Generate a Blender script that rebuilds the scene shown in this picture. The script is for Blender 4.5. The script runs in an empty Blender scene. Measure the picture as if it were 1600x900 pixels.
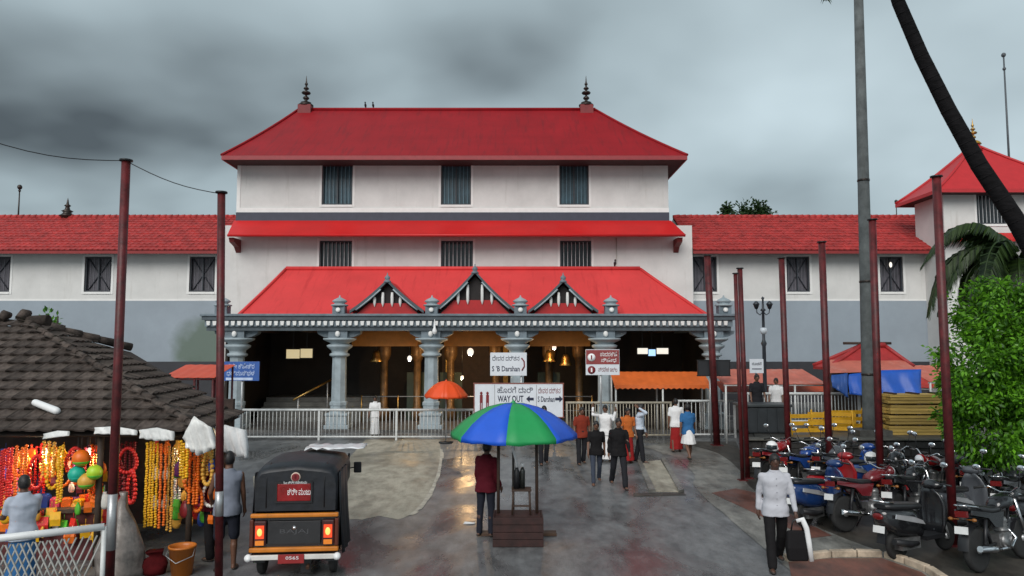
import bpy, bmesh, math, random
from mathutils import Vector, Matrix, Quaternion, noise as mnoise
R = math.radians
random.seed(7)
scn = bpy.context.scene
col = scn.collection

# ------------------------------------------------------------------ camera
F = 1155.0; CH = 3.4; PITCH = math.atan(90 / F)
cam_d = bpy.data.cameras.new('camera'); cam = bpy.data.objects.new('camera', cam_d); col.objects.link(cam)
cam_d.sensor_width = 36; cam_d.lens = 36 * F / 1600; cam_d.clip_end = 3000; cam_d.clip_start = .1
cam.location = (0, 0, CH); cam.rotation_euler = (math.pi / 2 + PITCH, 0, 0)
scn.camera = cam
# ------------------------------------------------------------------ world
w = bpy.data.worlds.new('World'); scn.world = w; w.use_nodes = True
nt = w.node_tree; N = nt.nodes; L = nt.links; N.clear()
out = N.new('ShaderNodeOutputWorld'); bg = N.new('ShaderNodeBackground')
sky = N.new('ShaderNodeTexSky'); sky.sky_type = 'NISHITA'; sky.sun_disc = False
SUN_EL = R(38); SUN_AZ = R(196)
sky.sun_elevation = SUN_EL; sky.sun_rotation = SUN_AZ
tc = N.new('ShaderNodeTexCoord'); sep = N.new('ShaderNodeSeparateXYZ'); L.new(tc.outputs['Generated'], sep.inputs[0])
def wm(op, a, b=None):
    n = N.new('ShaderNodeMath'); n.operation = op
    for i, v in enumerate((a, b)):
        if v is None: continue
        if isinstance(v, (int, float)): n.inputs[i].default_value = v
        else: L.new(v, n.inputs[i])
    return n.outputs[0]
zz = wm('ADD', wm('MAXIMUM', sep.outputs[2], 0.0), 0.32)
cx = wm('DIVIDE', sep.outputs[0], zz); cy = wm('DIVIDE', sep.outputs[1], zz)
cmb = N.new('ShaderNodeCombineXYZ'); L.new(cx, cmb.inputs[0]); L.new(cy, cmb.inputs[1]); cmb.inputs[2].default_value = 1.3
n1 = N.new('ShaderNodeTexNoise'); n1.inputs['Scale'].default_value = .85; n1.inputs['Detail'].default_value = 4.5; n1.inputs['Roughness'].default_value = .46; n1.inputs['Distortion'].default_value = .1
mp = N.new('ShaderNodeMapping'); mp.inputs['Location'].default_value = (6.5, 0.4, 0.0); L.new(cmb.outputs[0], mp.inputs[0]); L.new(mp.outputs[0], n1.inputs['Vector'])
rmp = N.new('ShaderNodeValToRGB'); e = rmp.color_ramp
e.elements[0].position = .34; e.elements[0].color = (.05, .061, .066, 1)
e.elements[1].position = .62; e.elements[1].color = (.37, .445, .475, 1)
m_ = e.elements.new(.46); m_.color = (.215, .264, .284, 1)
L.new(n1.outputs['Fac'], rmp.inputs[0])
skm = N.new('ShaderNodeMix'); skm.data_type = 'RGBA'; skm.blend_type = 'MULTIPLY'; skm.inputs[0].default_value = 1
L.new(sky.outputs[0], skm.inputs[6]); skm.inputs[7].default_value = (.05, .05, .05, 1)
mx = N.new('ShaderNodeMix'); mx.data_type = 'RGBA'; mx.inputs[0].default_value = .93
L.new(skm.outputs[2], mx.inputs[6]); L.new(rmp.outputs[0], mx.inputs[7])
L.new(mx.outputs[2], bg.inputs[0]); bg.inputs[1].default_value = 1.0; L.new(bg.outputs[0], out.inputs[0])
# ------------------------------------------------------------------ sun behind thin cloud
sd = bpy.data.lights.new('sun', 'SUN'); sd.energy = 1.5; sd.angle = R(40); sd.color = (1, .98, .95)
so = bpy.data.objects.new('sun', sd); col.objects.link(so)
sdir = Vector((-.28, -.96, 0)).normalized() * math.cos(SUN_EL) + Vector((0, 0, math.sin(SUN_EL)))
so.rotation_euler = (-sdir).to_track_quat('-Z', 'Y').to_euler(); so.location = (0, 0, 40)
vs = scn.view_settings; vs.view_transform = 'Standard'; vs.look = 'None'; vs.gamma = 1; vs.use_curve_mapping = False; vs.exposure = 0.78

# ------------------------------------------------------------------ helpers
def P(px, py, Y):
    u = (px - 800) / F; v = (450 - py) / F
    c, s = math.cos(PITCH), math.sin(PITCH)
    t = Y / (c - v * s)
    return Vector((u * t, Y, CH + (s + v * c) * t))
def G(px, py, z=0.0):
    u = (px - 800) / F; v = (450 - py) / F
    c, s = math.cos(PITCH), math.sin(PITCH)
    t = (z - CH) / (s + v * c)
    return Vector((u * t, t * (c - v * s), z))
def ZP(py, Y): return P(800, py, Y).z
def XP(px, py, Y): return P(px, py, Y).x

MATS = {}
def M(name, c, rough=.7, metal=0, var=.12, scale=3., bump=0, bscale=30., rnd=0, spec=.5, emit=None, dirt=None, coat=0, trans=0, alpha=1, stretch=None):
    if name in MATS: return MATS[name]
    m = bpy.data.materials.new(name); m.use_nodes = True
    t = m.node_tree; n = t.nodes; l = t.links; b = n['Principled BSDF']
    b.inputs['Roughness'].default_value = rough; b.inputs['Metallic'].default_value = metal
    b.inputs['Specular IOR Level'].default_value = spec; b.inputs['Coat Weight'].default_value = coat
    if trans: b.inputs['Transmission Weight'].default_value = trans
    if emit: b.inputs['Emission Color'].default_value = (*emit[0], 1); b.inputs['Emission Strength'].default_value = emit[1]
    tc = n.new('ShaderNodeTexCoord'); mp = n.new('ShaderNodeMapping'); l.new(tc.outputs['Object'], mp.inputs[0])
    if stretch: mp.inputs['Scale'].default_value = stretch
    no = n.new('ShaderNodeTexNoise'); no.inputs['Scale'].default_value = scale; no.inputs['Detail'].default_value = 6; no.inputs['Roughness'].default_value = .65
    l.new(mp.outputs[0], no.inputs['Vector'])
    r = n.new('ShaderNodeValToRGB'); r.color_ramp.elements[0].position = .3; r.color_ramp.elements[1].position = .72
    lo = tuple(max(0, x * (1 - var * 1.6)) for x in c); hi = tuple(min(1, x * (1 + var)) for x in c)
    r.color_ramp.elements[0].color = (*lo, 1); r.color_ramp.elements[1].color = (*hi, 1)
    l.new(no.outputs['Fac'], r.inputs[0]); last = r.outputs[0]
    if dirt:   # (colour, scale, threshold, stretch)
        mp2 = n.new('ShaderNodeMapping'); l.new(tc.outputs['Object'], mp2.inputs[0]); mp2.inputs['Scale'].default_value = dirt[3]
        n2 = n.new('ShaderNodeTexNoise'); n2.inputs['Scale'].default_value = dirt[1]; n2.inputs['Detail'].default_value = 7; n2.inputs['Roughness'].default_value = .7
        l.new(mp2.outputs[0], n2.inputs['Vector'])
        r2 = n.new('ShaderNodeValToRGB'); r2.color_ramp.elements[0].position = dirt[2]; r2.color_ramp.elements[1].position = min(1, dirt[2] + .2)
        l.new(n2.outputs['Fac'], r2.inputs[0])
        mi = n.new('ShaderNodeMix'); mi.data_type = 'RGBA'; l.new(r2.outputs[0], mi.inputs[0]); l.new(last, mi.inputs[6]); mi.inputs[7].default_value = (*dirt[0], 1)
        last = mi.outputs[2]
    if rnd:
        oi = n.new('ShaderNodeObjectInfo'); mr = n.new('ShaderNodeMapRange'); l.new(oi.outputs['Random'], mr.inputs[0])
        mr.inputs[3].default_value = 1 - rnd; mr.inputs[4].default_value = 1 + rnd
        mi = n.new('ShaderNodeMix'); mi.data_type = 'RGBA'; mi.blend_type = 'MULTIPLY'; mi.inputs[0].default_value = 1
        l.new(last, mi.inputs[6]); l.new(mr.outputs[0], mi.inputs[7]); last = mi.outputs[2]
    l.new(last, b.inputs['Base Color'])
    if bump:
        nb = n.new('ShaderNodeTexNoise'); nb.inputs['Scale'].default_value = bscale; nb.inputs['Detail'].default_value = 5; l.new(mp.outputs[0], nb.inputs['Vector'])
        bp = n.new('ShaderNodeBump'); bp.inputs['Strength'].default_value = bump; bp.inputs['Distance'].default_value = .02
        l.new(nb.outputs['Fac'], bp.inputs['Height']); l.new(bp.outputs[0], b.inputs['Normal'])
    MATS[name] = m
    return m

def wloc(o):
    v = Vector((0, 0, 0))
    while o: v += o.location; o = o.parent
    return v
def tag(o, label=None, cat=None, group=None, kind=None):
    if label: o['label'] = label
    if cat: o['category'] = cat
    if group: o['group'] = group
    if kind: o['kind'] = kind
    return o
def thing(name, label, cat, loc=(0, 0, 0), rz=0, group=None):
    o = bpy.data.objects.new(name, None); col.objects.link(o); o.empty_display_size = .2
    o.location = loc; o.rotation_euler = (0, 0, rz)
    return tag(o, label, cat, group)
def mkobj(name, me, mat=None, parent=None, loc=(0, 0, 0), rot=None, scale=None):
    o = bpy.data.objects.new(name, me); col.objects.link(o)
    if parent: o.parent = parent
    o.location = loc
    if rot is not None: o.rotation_euler = rot
    if scale is not None: o.scale = scale
    if mat:
        if not me.materials: me.materials.append(mat)
        if me.materials[0] is not mat:
            o.material_slots[0].link = 'OBJECT'; o.material_slots[0].material = mat
    return o
class MB:
    def __init__(s): s.v = []; s.f = []; s.sm = []
    def add(s, vs, fs, smooth=False):
        k = len(s.v); s.v += [Vector(v) for v in vs]; s.f += [tuple(k + i for i in f) for f in fs]; s.sm += [smooth] * len(fs); return s
    def quad(s, a, b, c, d): return s.add([a, b, c, d], [(0, 1, 2, 3)])
    def box(s, c, d, rot=None):
        c = Vector(c); x, y, z = d[0] / 2, d[1] / 2, d[2] / 2
        vs = [Vector((i * x, j * y, k * z)) for k in (-1, 1) for j in (-1, 1) for i in (-1, 1)]
        if rot is not None:
            m = rot if isinstance(rot, Matrix) else Matrix.Rotation(rot, 3, 'Z')
            vs = [m @ v for v in vs]
        return s.add([c + v for v in vs], [(0, 2, 3, 1), (4, 5, 7, 6), (0, 1, 5, 4), (2, 6, 7, 3), (0, 4, 6, 2), (1, 3, 7, 5)])
    def bb(s, x0, x1, y0, y1, z0, z1): return s.box(((x0 + x1) / 2, (y0 + y1) / 2, (z0 + z1) / 2), (abs(x1 - x0), abs(y1 - y0), abs(z1 - z0)))
    def loft(s, rings, closed=True, cap=True, smooth=True):
        n = len(rings[0]); k = len(s.v); fs = []
        for i in range(len(rings) - 1):
            for j in range(n if closed else n - 1):
                a = i * n + j; b = i * n + (j + 1) % n
                fs.append((a, b, b + n, a + n))
        s.add([p for r in rings for p in r], fs, smooth)
        if cap:
            s.f.append(tuple(k + j for j in reversed(range(n)))); s.sm.append(False)
            s.f.append(tuple(k + (len(rings) - 1) * n + j for j in range(n))); s.sm.append(False)
        return s
    def tube(s, pts, rad, n=8, smooth=True, cap=True, flat=1.0):
        pts = [Vector(p) for p in pts]
        if not isinstance(rad, (list, tuple)): rad = [rad] * len(pts)
        rings = []; up = None
        for i, p in enumerate(pts):
            d = (pts[min(i + 1, len(pts) - 1)] - pts[max(i - 1, 0)]).normalized()
            if up is None:
                a = Vector((0, 0, 1)) if abs(d.z) < .9 else Vector((1, 0, 0))
                up = d.cross(a).normalized()
            up = (up - d * up.dot(d)).normalized(); sd_ = d.cross(up)
            rings.append([p + (up * math.cos(t) * flat + sd_ * math.sin(t)) * rad[i] for t in (2 * math.pi * j / n for j in range(n))])
        return s.loft(rings, True, cap, smooth)
    def lathe(s, c, prof, n=16, smooth=True, ax='Z', off=0):
        c = Vector(c); rings = []
        for r, h in prof:
            ring = []
            for j in range(n):
                t = 2 * math.pi * j / n + off; a, b = r * math.cos(t), r * math.sin(t)
                ring.append(c + (Vector((a, b, h)) if ax == 'Z' else Vector((h, a, b)) if ax == 'X' else Vector((a, h, b))))
            rings.append(ring)
        return s.loft(rings, True, True, smooth)
    def ell(s, c, r, n=12, m=8, rot=None):
        c = Vector(c); rings = []
        for i in range(m + 1):
            ph = math.pi * (i / m) ; ph = min(max(ph, .02), math.pi - .02)
            ring = []
            for j in range(n):
                t = 2 * math.pi * j / n
                v = Vector((r[0] * math.sin(ph) * math.cos(t), r[1] * math.sin(ph) * math.sin(t), -r[2] * math.cos(ph)))
                if rot: v = rot @ v
                ring.append(c + v)
            rings.append(ring)
        return s.loft(rings, True, True, True)
    def cone(s, p0, r0, p1, r1, n=10):   # tapered capsule
        p0, p1 = Vector(p0), Vector(p1); d = (p1 - p0).normalized()
        pts, rad = [], []
        for a in (85, 60, 30): pts.append(p0 - d * r0 * math.sin(R(a))); rad.append(r0 * math.cos(R(a)))
        pts += [p0, p1]; rad += [r0, r1]
        for a in (30, 60, 85): pts.append(p1 + d * r1 * math.sin(R(a))); rad.append(r1 * math.cos(R(a)))
        return s.tube(pts, rad, n)
    def prism(s, pts, d):   # closed polygon extruded by vector d
        d = Vector(d); pts = [Vector(p) for p in pts]; n = len(pts)
        fs = [tuple(reversed(range(n))), tuple(range(n, 2 * n))] + [(i, (i + 1) % n, (i + 1) % n + n, i + n) for i in range(n)]
        return s.add(pts + [p + d for p in pts], fs)
    def mesh(s, name, off=None, fix=True):
        me = bpy.data.meshes.new(name); o = Vector(off) if off is not None else Vector((0, 0, 0))
        me.from_pydata([tuple(v - o) for v in s.v], [], s.f)
        me.polygons.foreach_set('use_smooth', s.sm)
        if fix:
            bm = bmesh.new(); bm.from_mesh(me); bmesh.ops.recalc_face_normals(bm, faces=bm.faces); bm.to_mesh(me); bm.free()
        me.update(); return me
    def build(s, name, mat, parent=None, world=True, fix=True):
        off = wloc(parent) if (world and parent) else None
        return mkobj(name, s.mesh(name, off, fix), mat, parent)
def struct(name, mb, mat, fix=True):
    return tag(mb.build(name, mat, None, fix=fix), kind='structure')
def bevel(o, wdt=.01, seg=2):
    m = o.modifiers.new('bevel', 'BEVEL'); m.width = wdt; m.segments = seg; m.limit_method = 'ANGLE'; return o
TMP = bpy.data.scenes.new('scratch')
def evaluated(o):
    TMP.collection.objects.link(o); vl = TMP.view_layers[0]; vl.update(); dg = vl.depsgraph
    me = bpy.data.meshes.new_from_object(o.evaluated_get(dg)); bpy.data.objects.remove(o); return me
def text_mesh(s, size, align='CENTER', bold=0):
    cu = bpy.data.curves.new('lettering', 'FONT'); cu.body = s; cu.size = size; cu.align_x = align; cu.align_y = 'CENTER'; cu.offset = bold; cu.resolution_u = 2
    cu.extrude = .002
    o = bpy.data.objects.new('lettering', cu)
    me = evaluated(o); me.name = 'lettering'; return me
def letter(parent, s, x, y, z, size, mat, width=None, bold=0, name='lettering', align='CENTER'):   # faces -Y, coordinates local to the parent
    me = text_mesh(s, size, align, bold); sc = 1
    if width:
        xs = [v.co.x for v in me.vertices]
        if xs: sc = width / max(.01, max(xs) - min(xs))
    me.materials.clear()
    return mkobj(name, me, mat, parent, (x, y, z), (math.pi / 2, 0, 0), (sc, 1, 1))

# ------------------------------------------------------------------ materials
red_roof = M('red_painted_roof', (.285, .008, .013), .6, var=.1, scale=.7, spec=.2, bump=.05, bscale=3, dirt=((.18, .010, .014), .9, .5, (5, .5, .5)))
red_bright = M('red_painted_sheet', (.64, .05, .05), .6, var=.08, scale=.6, spec=.3, dirt=((.48, .03, .032), .9, .54, (5, .5, .5)))
red_skirt = M('red_skirt_roof', (.55, .008, .008), .45, var=.08, scale=.8)
red_tile = M('red_clay_tile', (.42, .035, .032), .65, var=.3, scale=2.2, bump=.2, bscale=14, dirt=((.16, .03, .028), 3.0, .58, (1, 1, 1)))
cream = M('cream_plaster', (.66, .65, .63), .85, var=.08, scale=.7, bump=.1, bscale=20, dirt=((.47, .455, .42), .55, .57, (4, 1, .35)))
white_trim = M('white_trim_paint', (.78, .77, .75), .7, var=.05, scale=2)
slate = M('slate_blue_paint', (.045, .05, .075), .6, var=.1)
greyblue = M('grey_blue_wall_paint', (.29, .335, .38), .75, var=.08, scale=.4, bump=.05, dirt=((.16, .18, .2), .35, .6, (1, 1, .7)))
teal = M('grey_teal_stone_paint', (.16, .20, .23), .6, var=.22, scale=2.5, bump=.15, bscale=18)
teal_lt = M('pale_teal_stone_paint', (.33, .39, .42), .6, var=.16, scale=2.5, bump=.1)
teal_dk = M('dark_teal_stone_paint', (.07, .09, .105), .6, var=.2)
frame_dk = M('dark_window_frame', (.035, .04, .05), .5, var=.1)
bar_gr = M('grey_window_bar', (.48, .49, .5), .5, var=.1)
glass_dk = M('dark_window_glass', (.02, .026, .03), .15, var=.3, scale=1.2, spec=.6)
bluegl = M('teal_window_glass', (.035, .075, .10), .3, var=.4, scale=1.2)
wood_dk = M('dark_brown_wood', (.055, .03, .02), .6, var=.25, scale=4)
brass = M('old_brass', (.45, .28, .09), .35, .9, var=.25, scale=6)
bronze = M('dark_bronze', (.06, .05, .045), .4, .8, var=.2, scale=8)
orange_pl = M('orange_painted_board', (.72, .24, .035), .6, var=.12)
rust_red = M('red_oxide_steel_paint', (.10, .009, .011), .5, var=.45, scale=5, bump=.2, bscale=25, dirt=((.045, .016, .012), 4, .54, (2, 2, .35)))
steel = M('galvanised_steel', (.45, .46, .47), .4, .6, var=.15, scale=6)
white_steel = M('white_painted_steel', (.62, .63, .62), .45, var=.15, scale=5, dirt=((.25, .2, .16), 4, .64, (1, 1, 1)))
black = M('black_plastic', (.012, .012, .014), .45, var=.2)
rubber = M('tyre_rubber', (.018, .018, .018), .8, var=.2, scale=20)
chrome = M('chrome', (.7, .7, .72), .12, 1, var=.04)
white_pl = M('white_plastic', (.8, .8, .8), .4, var=.04)
def tube_light(name, c, s): return M(name, (.9, .9, .9), .4, emit=(c, s))
lamp_w = tube_light('lit_white_lamp', (1, .93, .8), .55)
lamp_y = tube_light('lit_yellow_panel', (1, .8, .4), .3)
# ================================================================== ground
def wet(name, lo, hi, r_lo, r_hi, scale=.55, spec=.5, bump=.25, pud=.5):
    m = bpy.data.materials.new(name); m.use_nodes = True; t = m.node_tree; n = t.nodes; l = t.links; b = n['Principled BSDF']
    tc = n.new('ShaderNodeTexCoord')
    mp = n.new('ShaderNodeMapping'); mp.inputs['Scale'].default_value = (1.15, .5, 1); l.new(tc.outputs['Object'], mp.inputs[0])
    big = n.new('ShaderNodeTexNoise'); big.inputs['Scale'].default_value = scale; big.inputs['Detail'].default_value = 8; big.inputs['Roughness'].default_value = .62; big.inputs['Distortion'].default_value = .6
    fine = n.new('ShaderNodeTexNoise'); fine.inputs['Scale'].default_value = 45; fine.inputs['Detail'].default_value = 4
    med = n.new('ShaderNodeTexNoise'); med.inputs['Scale'].default_value = 2.6; med.inputs['Detail'].default_value = 7; med.inputs['Roughness'].default_value = .7
    for q in (big, fine, med): l.new(mp.outputs[0], q.inputs['Vector'])
    a = n.new('ShaderNodeMath'); a.operation = 'MULTIPLY_ADD'; l.new(fine.outputs['Fac'], a.inputs[0]); a.inputs[1].default_value = .25; l.new(med.outputs['Fac'], a.inputs[2])
    cr = n.new('ShaderNodeValToRGB'); cr.color_ramp.elements[0].position = .42; cr.color_ramp.elements[1].position = .78
    cr.color_ramp.elements[0].color = (*lo, 1); cr.color_ramp.elements[1].color = (*hi, 1); l.new(a.outputs[0], cr.inputs[0])
    pr = n.new('ShaderNodeValToRGB'); pr.color_ramp.elements[0].position = pud - .08; pr.color_ramp.elements[1].position = pud + .1; l.new(big.outputs['Fac'], pr.inputs[0])
    mi = n.new('ShaderNodeMix'); mi.data_type = 'RGBA'; mi.blend_type = 'MULTIPLY'; l.new(pr.outputs[0], mi.inputs[0]); l.new(cr.outputs[0], mi.inputs[6]); mi.inputs[7].default_value = (.55, .55, .55, 1)
    l.new(mi.outputs[2], b.inputs['Base Color'])
    mr = n.new('ShaderNodeMapRange'); l.new(pr.outputs[0], mr.inputs[0]); mr.inputs[3].default_value = r_hi; mr.inputs[4].default_value = r_lo; l.new(mr.outputs[0], b.inputs['Roughness'])
    b.inputs['Specular IOR Level'].default_value = spec
    bp = n.new('ShaderNodeBump'); bp.inputs['Distance'].default_value = .01; l.new(fine.outputs['Fac'], bp.inputs['Height'])
    ms = n.new('ShaderNodeMapRange'); l.new(pr.outputs[0], ms.inputs[0]); ms.inputs[3].default_value = bump; ms.inputs[4].default_value = bump * .15; l.new(ms.outputs[0], bp.inputs['Strength'])
    l.new(bp.outputs[0], b.inputs['Normal'])
    MATS[name] = m; return m
asph = wet('wet_asphalt', (.068, .071, .075), (.215, .218, .222), .16, .42, pud=.535)
conc = wet('wet_concrete', (.20, .18, .14), (.46, .42, .34), .3, .6, pud=.54)
conc_lt = wet('pale_wet_concrete', (.10, .098, .09), (.30, .29, .265), .25, .5, pud=.5)
mud = wet('wet_mud', (.022, .02, .018), (.075, .066, .055), .2, .55, pud=.55)
redpave = wet('red_paving', (.085, .045, .036), (.21, .08, .056), .3, .55, pud=.55)
terr = wet('terrace_paving', (.05, .048, .045), (.12, .115, .105), .3, .6)
def sheet(name, pts, z, mat):
    b = MB(); b.add([Vector((p.x, p.y, z)) for p in (G(*q) for q in pts)], [tuple(range(len(pts)))])
    o = b.build(name, mat); return tag(o, kind='structure')
struct('ground', MB().quad((-900, -60, 0), (900, -60, 0), (900, 1500, 0), (-900, 1500, 0)), asph)
def smooth_edge(pts, k=5):   # catmull-rom through pixel points
    o = []
    for i in range(len(pts) - 1):
        p0, p1, p2, p3 = pts[max(i - 1, 0)], pts[i], pts[i + 1], pts[min(i + 2, len(pts) - 1)]
        for j in range(k):
            t = j / k
            o.append(tuple(.5 * (2 * p1[a] + (p2[a] - p0[a]) * t + (2 * p0[a] - 5 * p1[a] + 4 * p2[a] - p3[a]) * t * t + (3 * p1[a] - p0[a] - 3 * p2[a] + p3[a]) * t ** 3) for a in (0, 1)))
    return o + [pts[-1]]
def wob(pts, a=2.0): return [(x + random.uniform(-a, a), y + random.uniform(-a, a) * .5) for x, y in pts]
edgeL = smooth_edge([(688, 687), (690, 712), (685, 742), (672, 772), (650, 800), (622, 812)], 6)
sheet('concrete_apron', wob([(573, 687)]) + wob(edgeL, 1.5) + wob(smooth_edge([(590, 806), (555, 812), (470, 806), (400, 800)]), 2) + [(395, 745), (470, 715), (545, 716)], .005, conc)
# thin pale lip along the edge of the apron
lip = MB(); pp = [G(*q) for q in edgeL[4:27]]
for i in range(len(pp) - 1):
    a, b = pp[i], pp[i + 1]; wd = .02 + .05 * random.random()
    lip.quad((a.x - .05, a.y, .012), (b.x - .05, b.y, .012), (b.x + wd, b.y, .009), (a.x + wd, a.y, .009))
struct('concrete_lip', lip, M('bleached_concrete', (.48, .45, .38), .5, var=.3, scale=4))
edgeR = smooth_edge([(1052, 690), (1090, 699), (1128, 712), (1158, 738), (1175, 764), (1240, 806), (1330, 846), (1430, 880), (1500, 912)], 5)
sheet('parking_ground', edgeR + [(1800, 912), (1800, 736), (1168, 736), (1150, 690)], .006, mud)
band = [(x - 62 - .25 * max(0, y - 700), y + 6) for x, y in edgeR]
sheet('concrete_shoulder', [edgeR[0]] + edgeR[1:] + [(1250, 905)] + list(reversed(wob(smooth_edge(wob(band[1:-14:3], 7), 4), 1.5))), .0095, conc_lt)
sheet('red_path', [(1112, 771), (1150, 764), (1182, 771), (1226, 800), (1300, 838), (1268, 842), (1190, 808)], .0145, redpave)
sheet('red_forecourt', [(1232, 880), (1300, 874), (1378, 874), (1440, 896), (1470, 920), (1240, 920)], .02, redpave)
# cream kerb stones around the red corner
kp = [G(*q) for q in [(1230, 879), (1265, 876), (1300, 872), (1340, 871), (1380, 872), (1412, 882), (1445, 895), (1470, 912)]]
kerb = thing('kerb', 'cream painted kerb around the red paved corner by the black scooter', 'kerb', kp[0])
km = M('cream_kerb_paint', (.55, .44, .33), .6, var=.3, scale=5)
for a, b in zip(kp[:-1], kp[1:]):
    d = b - a; n = Vector((-d.y, d.x, 0)).normalized() * .12
    bevel(MB().prism([a + d * .02, b - d * .02, b - d * .02 + n, a + d * .02 + n], (0, 0, .11)).build('kerb_stone', km, kerb), .015)
# concrete drain crossing on the road
dr = thing('drain_channel', 'pale concrete drain slab with two raised edges in the road', 'drain', G(1030, 750))
MB().prism([G(x, y, .001) for x, y in [(1003, 722), (1032, 720), (1062, 769), (1022, 768)]], (0, 0, .02)).build('slab', conc, dr)
for q in ([(996, 722), (1002, 722), (1024, 769), (1014, 770)], [(1033, 719), (1039, 719), (1069, 769), (1061, 771)]):
    MB().prism([G(x, y, .001) for x, y in q], (0, 0, .07)).build('raised_edge', conc_lt, dr)
MB().prism([G(x, y, .001) for x, y in [(990, 771), (1068, 770), (1072, 774), (990, 776)]], (0, 0, .012)).build('joint_strip', mud, dr)
paper = MB(); g0 = G(733, 818)
paper.add([g0 + Vector(q) for q in ((-.11, -.05, .004), (.1, -.07, .012), (.12, .06, .004), (-.09, .08, .02), (0, 0, .03))], [(0, 1, 4), (1, 2, 4), (2, 3, 4), (3, 0, 4)])
tag(paper.build('paper_scrap', white_pl), 'crumpled white paper scrap lying on the road', 'litter')

# terrace with retaining wall at the right
TZ = .92; TX = 6.25
struct('terrace', MB().prism([(TX + .36, 20.36, -.2), (60, 20.36, -.2), (60, 33, -.2), (10.35, 33, -.2)], (0, 0, TZ + .188)), terr)
rw = thing('retaining_wall', 'low dark stone retaining wall behind the parked motorbikes', 'wall', (TX, 20, 0))
stone = M('dark_wet_stone', (.03, .028, .026), .55, var=.45, scale=5, bump=.5, bscale=9, rnd=.4)
MB().bb(TX + .03, 40, 20.03, 20.35, 0, TZ - .05).build('core', M('wall_mortar', (.03, .028, .026), .8), rw)
cells = MB(); k = 0
for r in range(4):
    x = TX + (.0 if r % 2 else -.001)
    while x < 21:
        ww = random.uniform(.42, .8)
        sm_ = MB().bb(x + .012, x + ww - .012, 20.0 + random.uniform(-.025, .015), 20.06, r * .215 + .01, r * .215 + .205)
        bevel(sm_.build('stone', stone, rw), .02, 1); x += ww
bevel(MB().bb(TX - .04, 40, 19.93, 20.42, TZ - .05, TZ).build('coping', M('coping_concrete', (.09, .085, .075), .6, var=.3, dirt=((.035, .04, .025), 2, .5, (1, 1, 1))), rw), .015)
MB().prism([(TX + .02, 20.36, 0), (TX + .34, 20.36, 0), (10.3, 32.9, 0), (9.98, 32.9, 0)], (0, 0, TZ - .02)).build('side_core', stone, rw)

# ================================================================== building helpers
def wall_open(X0, X1, Z0, Z1, Y, ops, depth=.28):
    b = MB(); xs = sorted({X0, X1} | {min(max(q, X0), X1) for o in ops for q in o[:2]}); zs = sorted({Z0, Z1} | {min(max(q, Z0), Z1) for o in ops for q in o[2:]})
    for i in range(len(xs) - 1):
        for j in range(len(zs) - 1):
            cx_, cz_ = (xs[i] + xs[i + 1]) / 2, (zs[j] + zs[j + 1]) / 2
            if any(o[0] < cx_ < o[1] and o[2] < cz_ < o[3] for o in ops): continue
            b.quad((xs[i], Y, zs[j]), (xs[i + 1], Y, zs[j]), (xs[i + 1], Y, zs[j + 1]), (xs[i], Y, zs[j + 1]))
    for x0, x1, z0, z1 in ops:
        b.quad((x0, Y, z0), (x0, Y, z1), (x0, Y + depth, z1), (x0, Y + depth, z0)); b.quad((x1, Y, z1), (x1, Y, z0), (x1, Y + depth, z0), (x1, Y + depth, z1))
        b.quad((x0, Y, z1), (x1, Y, z1), (x1, Y + depth, z1), (x0, Y + depth, z1)); b.quad((x1, Y, z0), (x0, Y, z0), (x0, Y + depth, z0), (x1, Y + depth, z0))
    return b
def window(par, o, Y, style):
    x0, x1, z0, z1 = o; cxm = (x0 + x1) / 2
    pane = MB().bb(x0, x1, Y + .2, Y + .23, z0, z1)
    wn = pane.build('window', bluegl if style == 'upper' else M('dusty_grey_glass', (.085, .08, .095), .5, var=.35, scale=2) if style == 'wing' else glass_dk, par)
    f = MB(); t = .07
    f.bb(x0 + .002, x0 + t, Y + .06, Y + .14, z0 + .002, z1 - .002); f.bb(x1 - t, x1 - .002, Y + .06, Y + .14, z0 + .002, z1 - .002)
    f.bb(x0 + t, x1 - t, Y + .06, Y + .14, z0 + .002, z0 + t); f.bb(x0 + t, x1 - t, Y + .06, Y + .14, z1 - t, z1 - .002)
    if style != 'mid': f.bb(cxm - .03, cxm + .03, Y + .065, Y + .135, z0 + t, z1 - t)
    f.build('frame', frame_dk, wn)
    tr = MB(); e = .11
    tr.bb(x0 - e, x0, Y - .02, Y + .03, z0 - e, z1 + (.0 if style == 'upper' else e)); tr.bb(x1, x1 + e, Y - .02, Y + .03, z0 - e, z1 + (.0 if style == 'upper' else e)); tr.bb(x0, x1, Y - .04, Y + .03, z0 - e, z0)
    if style == 'wing': tr.bb(x0, x1, Y - .02, Y + .03, z1, z1 + e)
    tr.build('trim', white_trim, wn)
    if style in ('upper', 'mid'):
        nb = 7; bm_ = MB().bb(-.014, .014, -.014, .014, z0 + t, z1 - t).mesh('bar')
        for i in range(nb):
            mkobj('bar', bm_, bar_gr if style == 'mid' else M('blue_grey_bar', (.10, .19, .24), .5), wn, Vector((x0 + (x1 - x0) * (i + 1) / (nb + 1), Y + .1, 0)) - wloc(wn))
    else:
        for sgn in (-1, 1):
            b = MB(); b.tube([(cxm - sgn * (x1 - x0) * .42, Y + .15 + .012 * sgn, z0 + t), (cxm + sgn * (x1 - x0) * .42, Y + .15 + .012 * sgn, z1 - t)], .022, 6); b.build('brace', frame_dk, wn)
        bm_ = MB().bb(-.01, .01, -.01, .01, z0 + t, z1 - t).mesh('bar')
        for i in range(6): mkobj('bar', bm_, M('dim_grey_bar', (.20, .19, .22), .6), wn, Vector((x0 + (x1 - x0) * (i + 1) / 7, Y + .185, 0)) - wloc(wn))
    return wn
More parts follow.
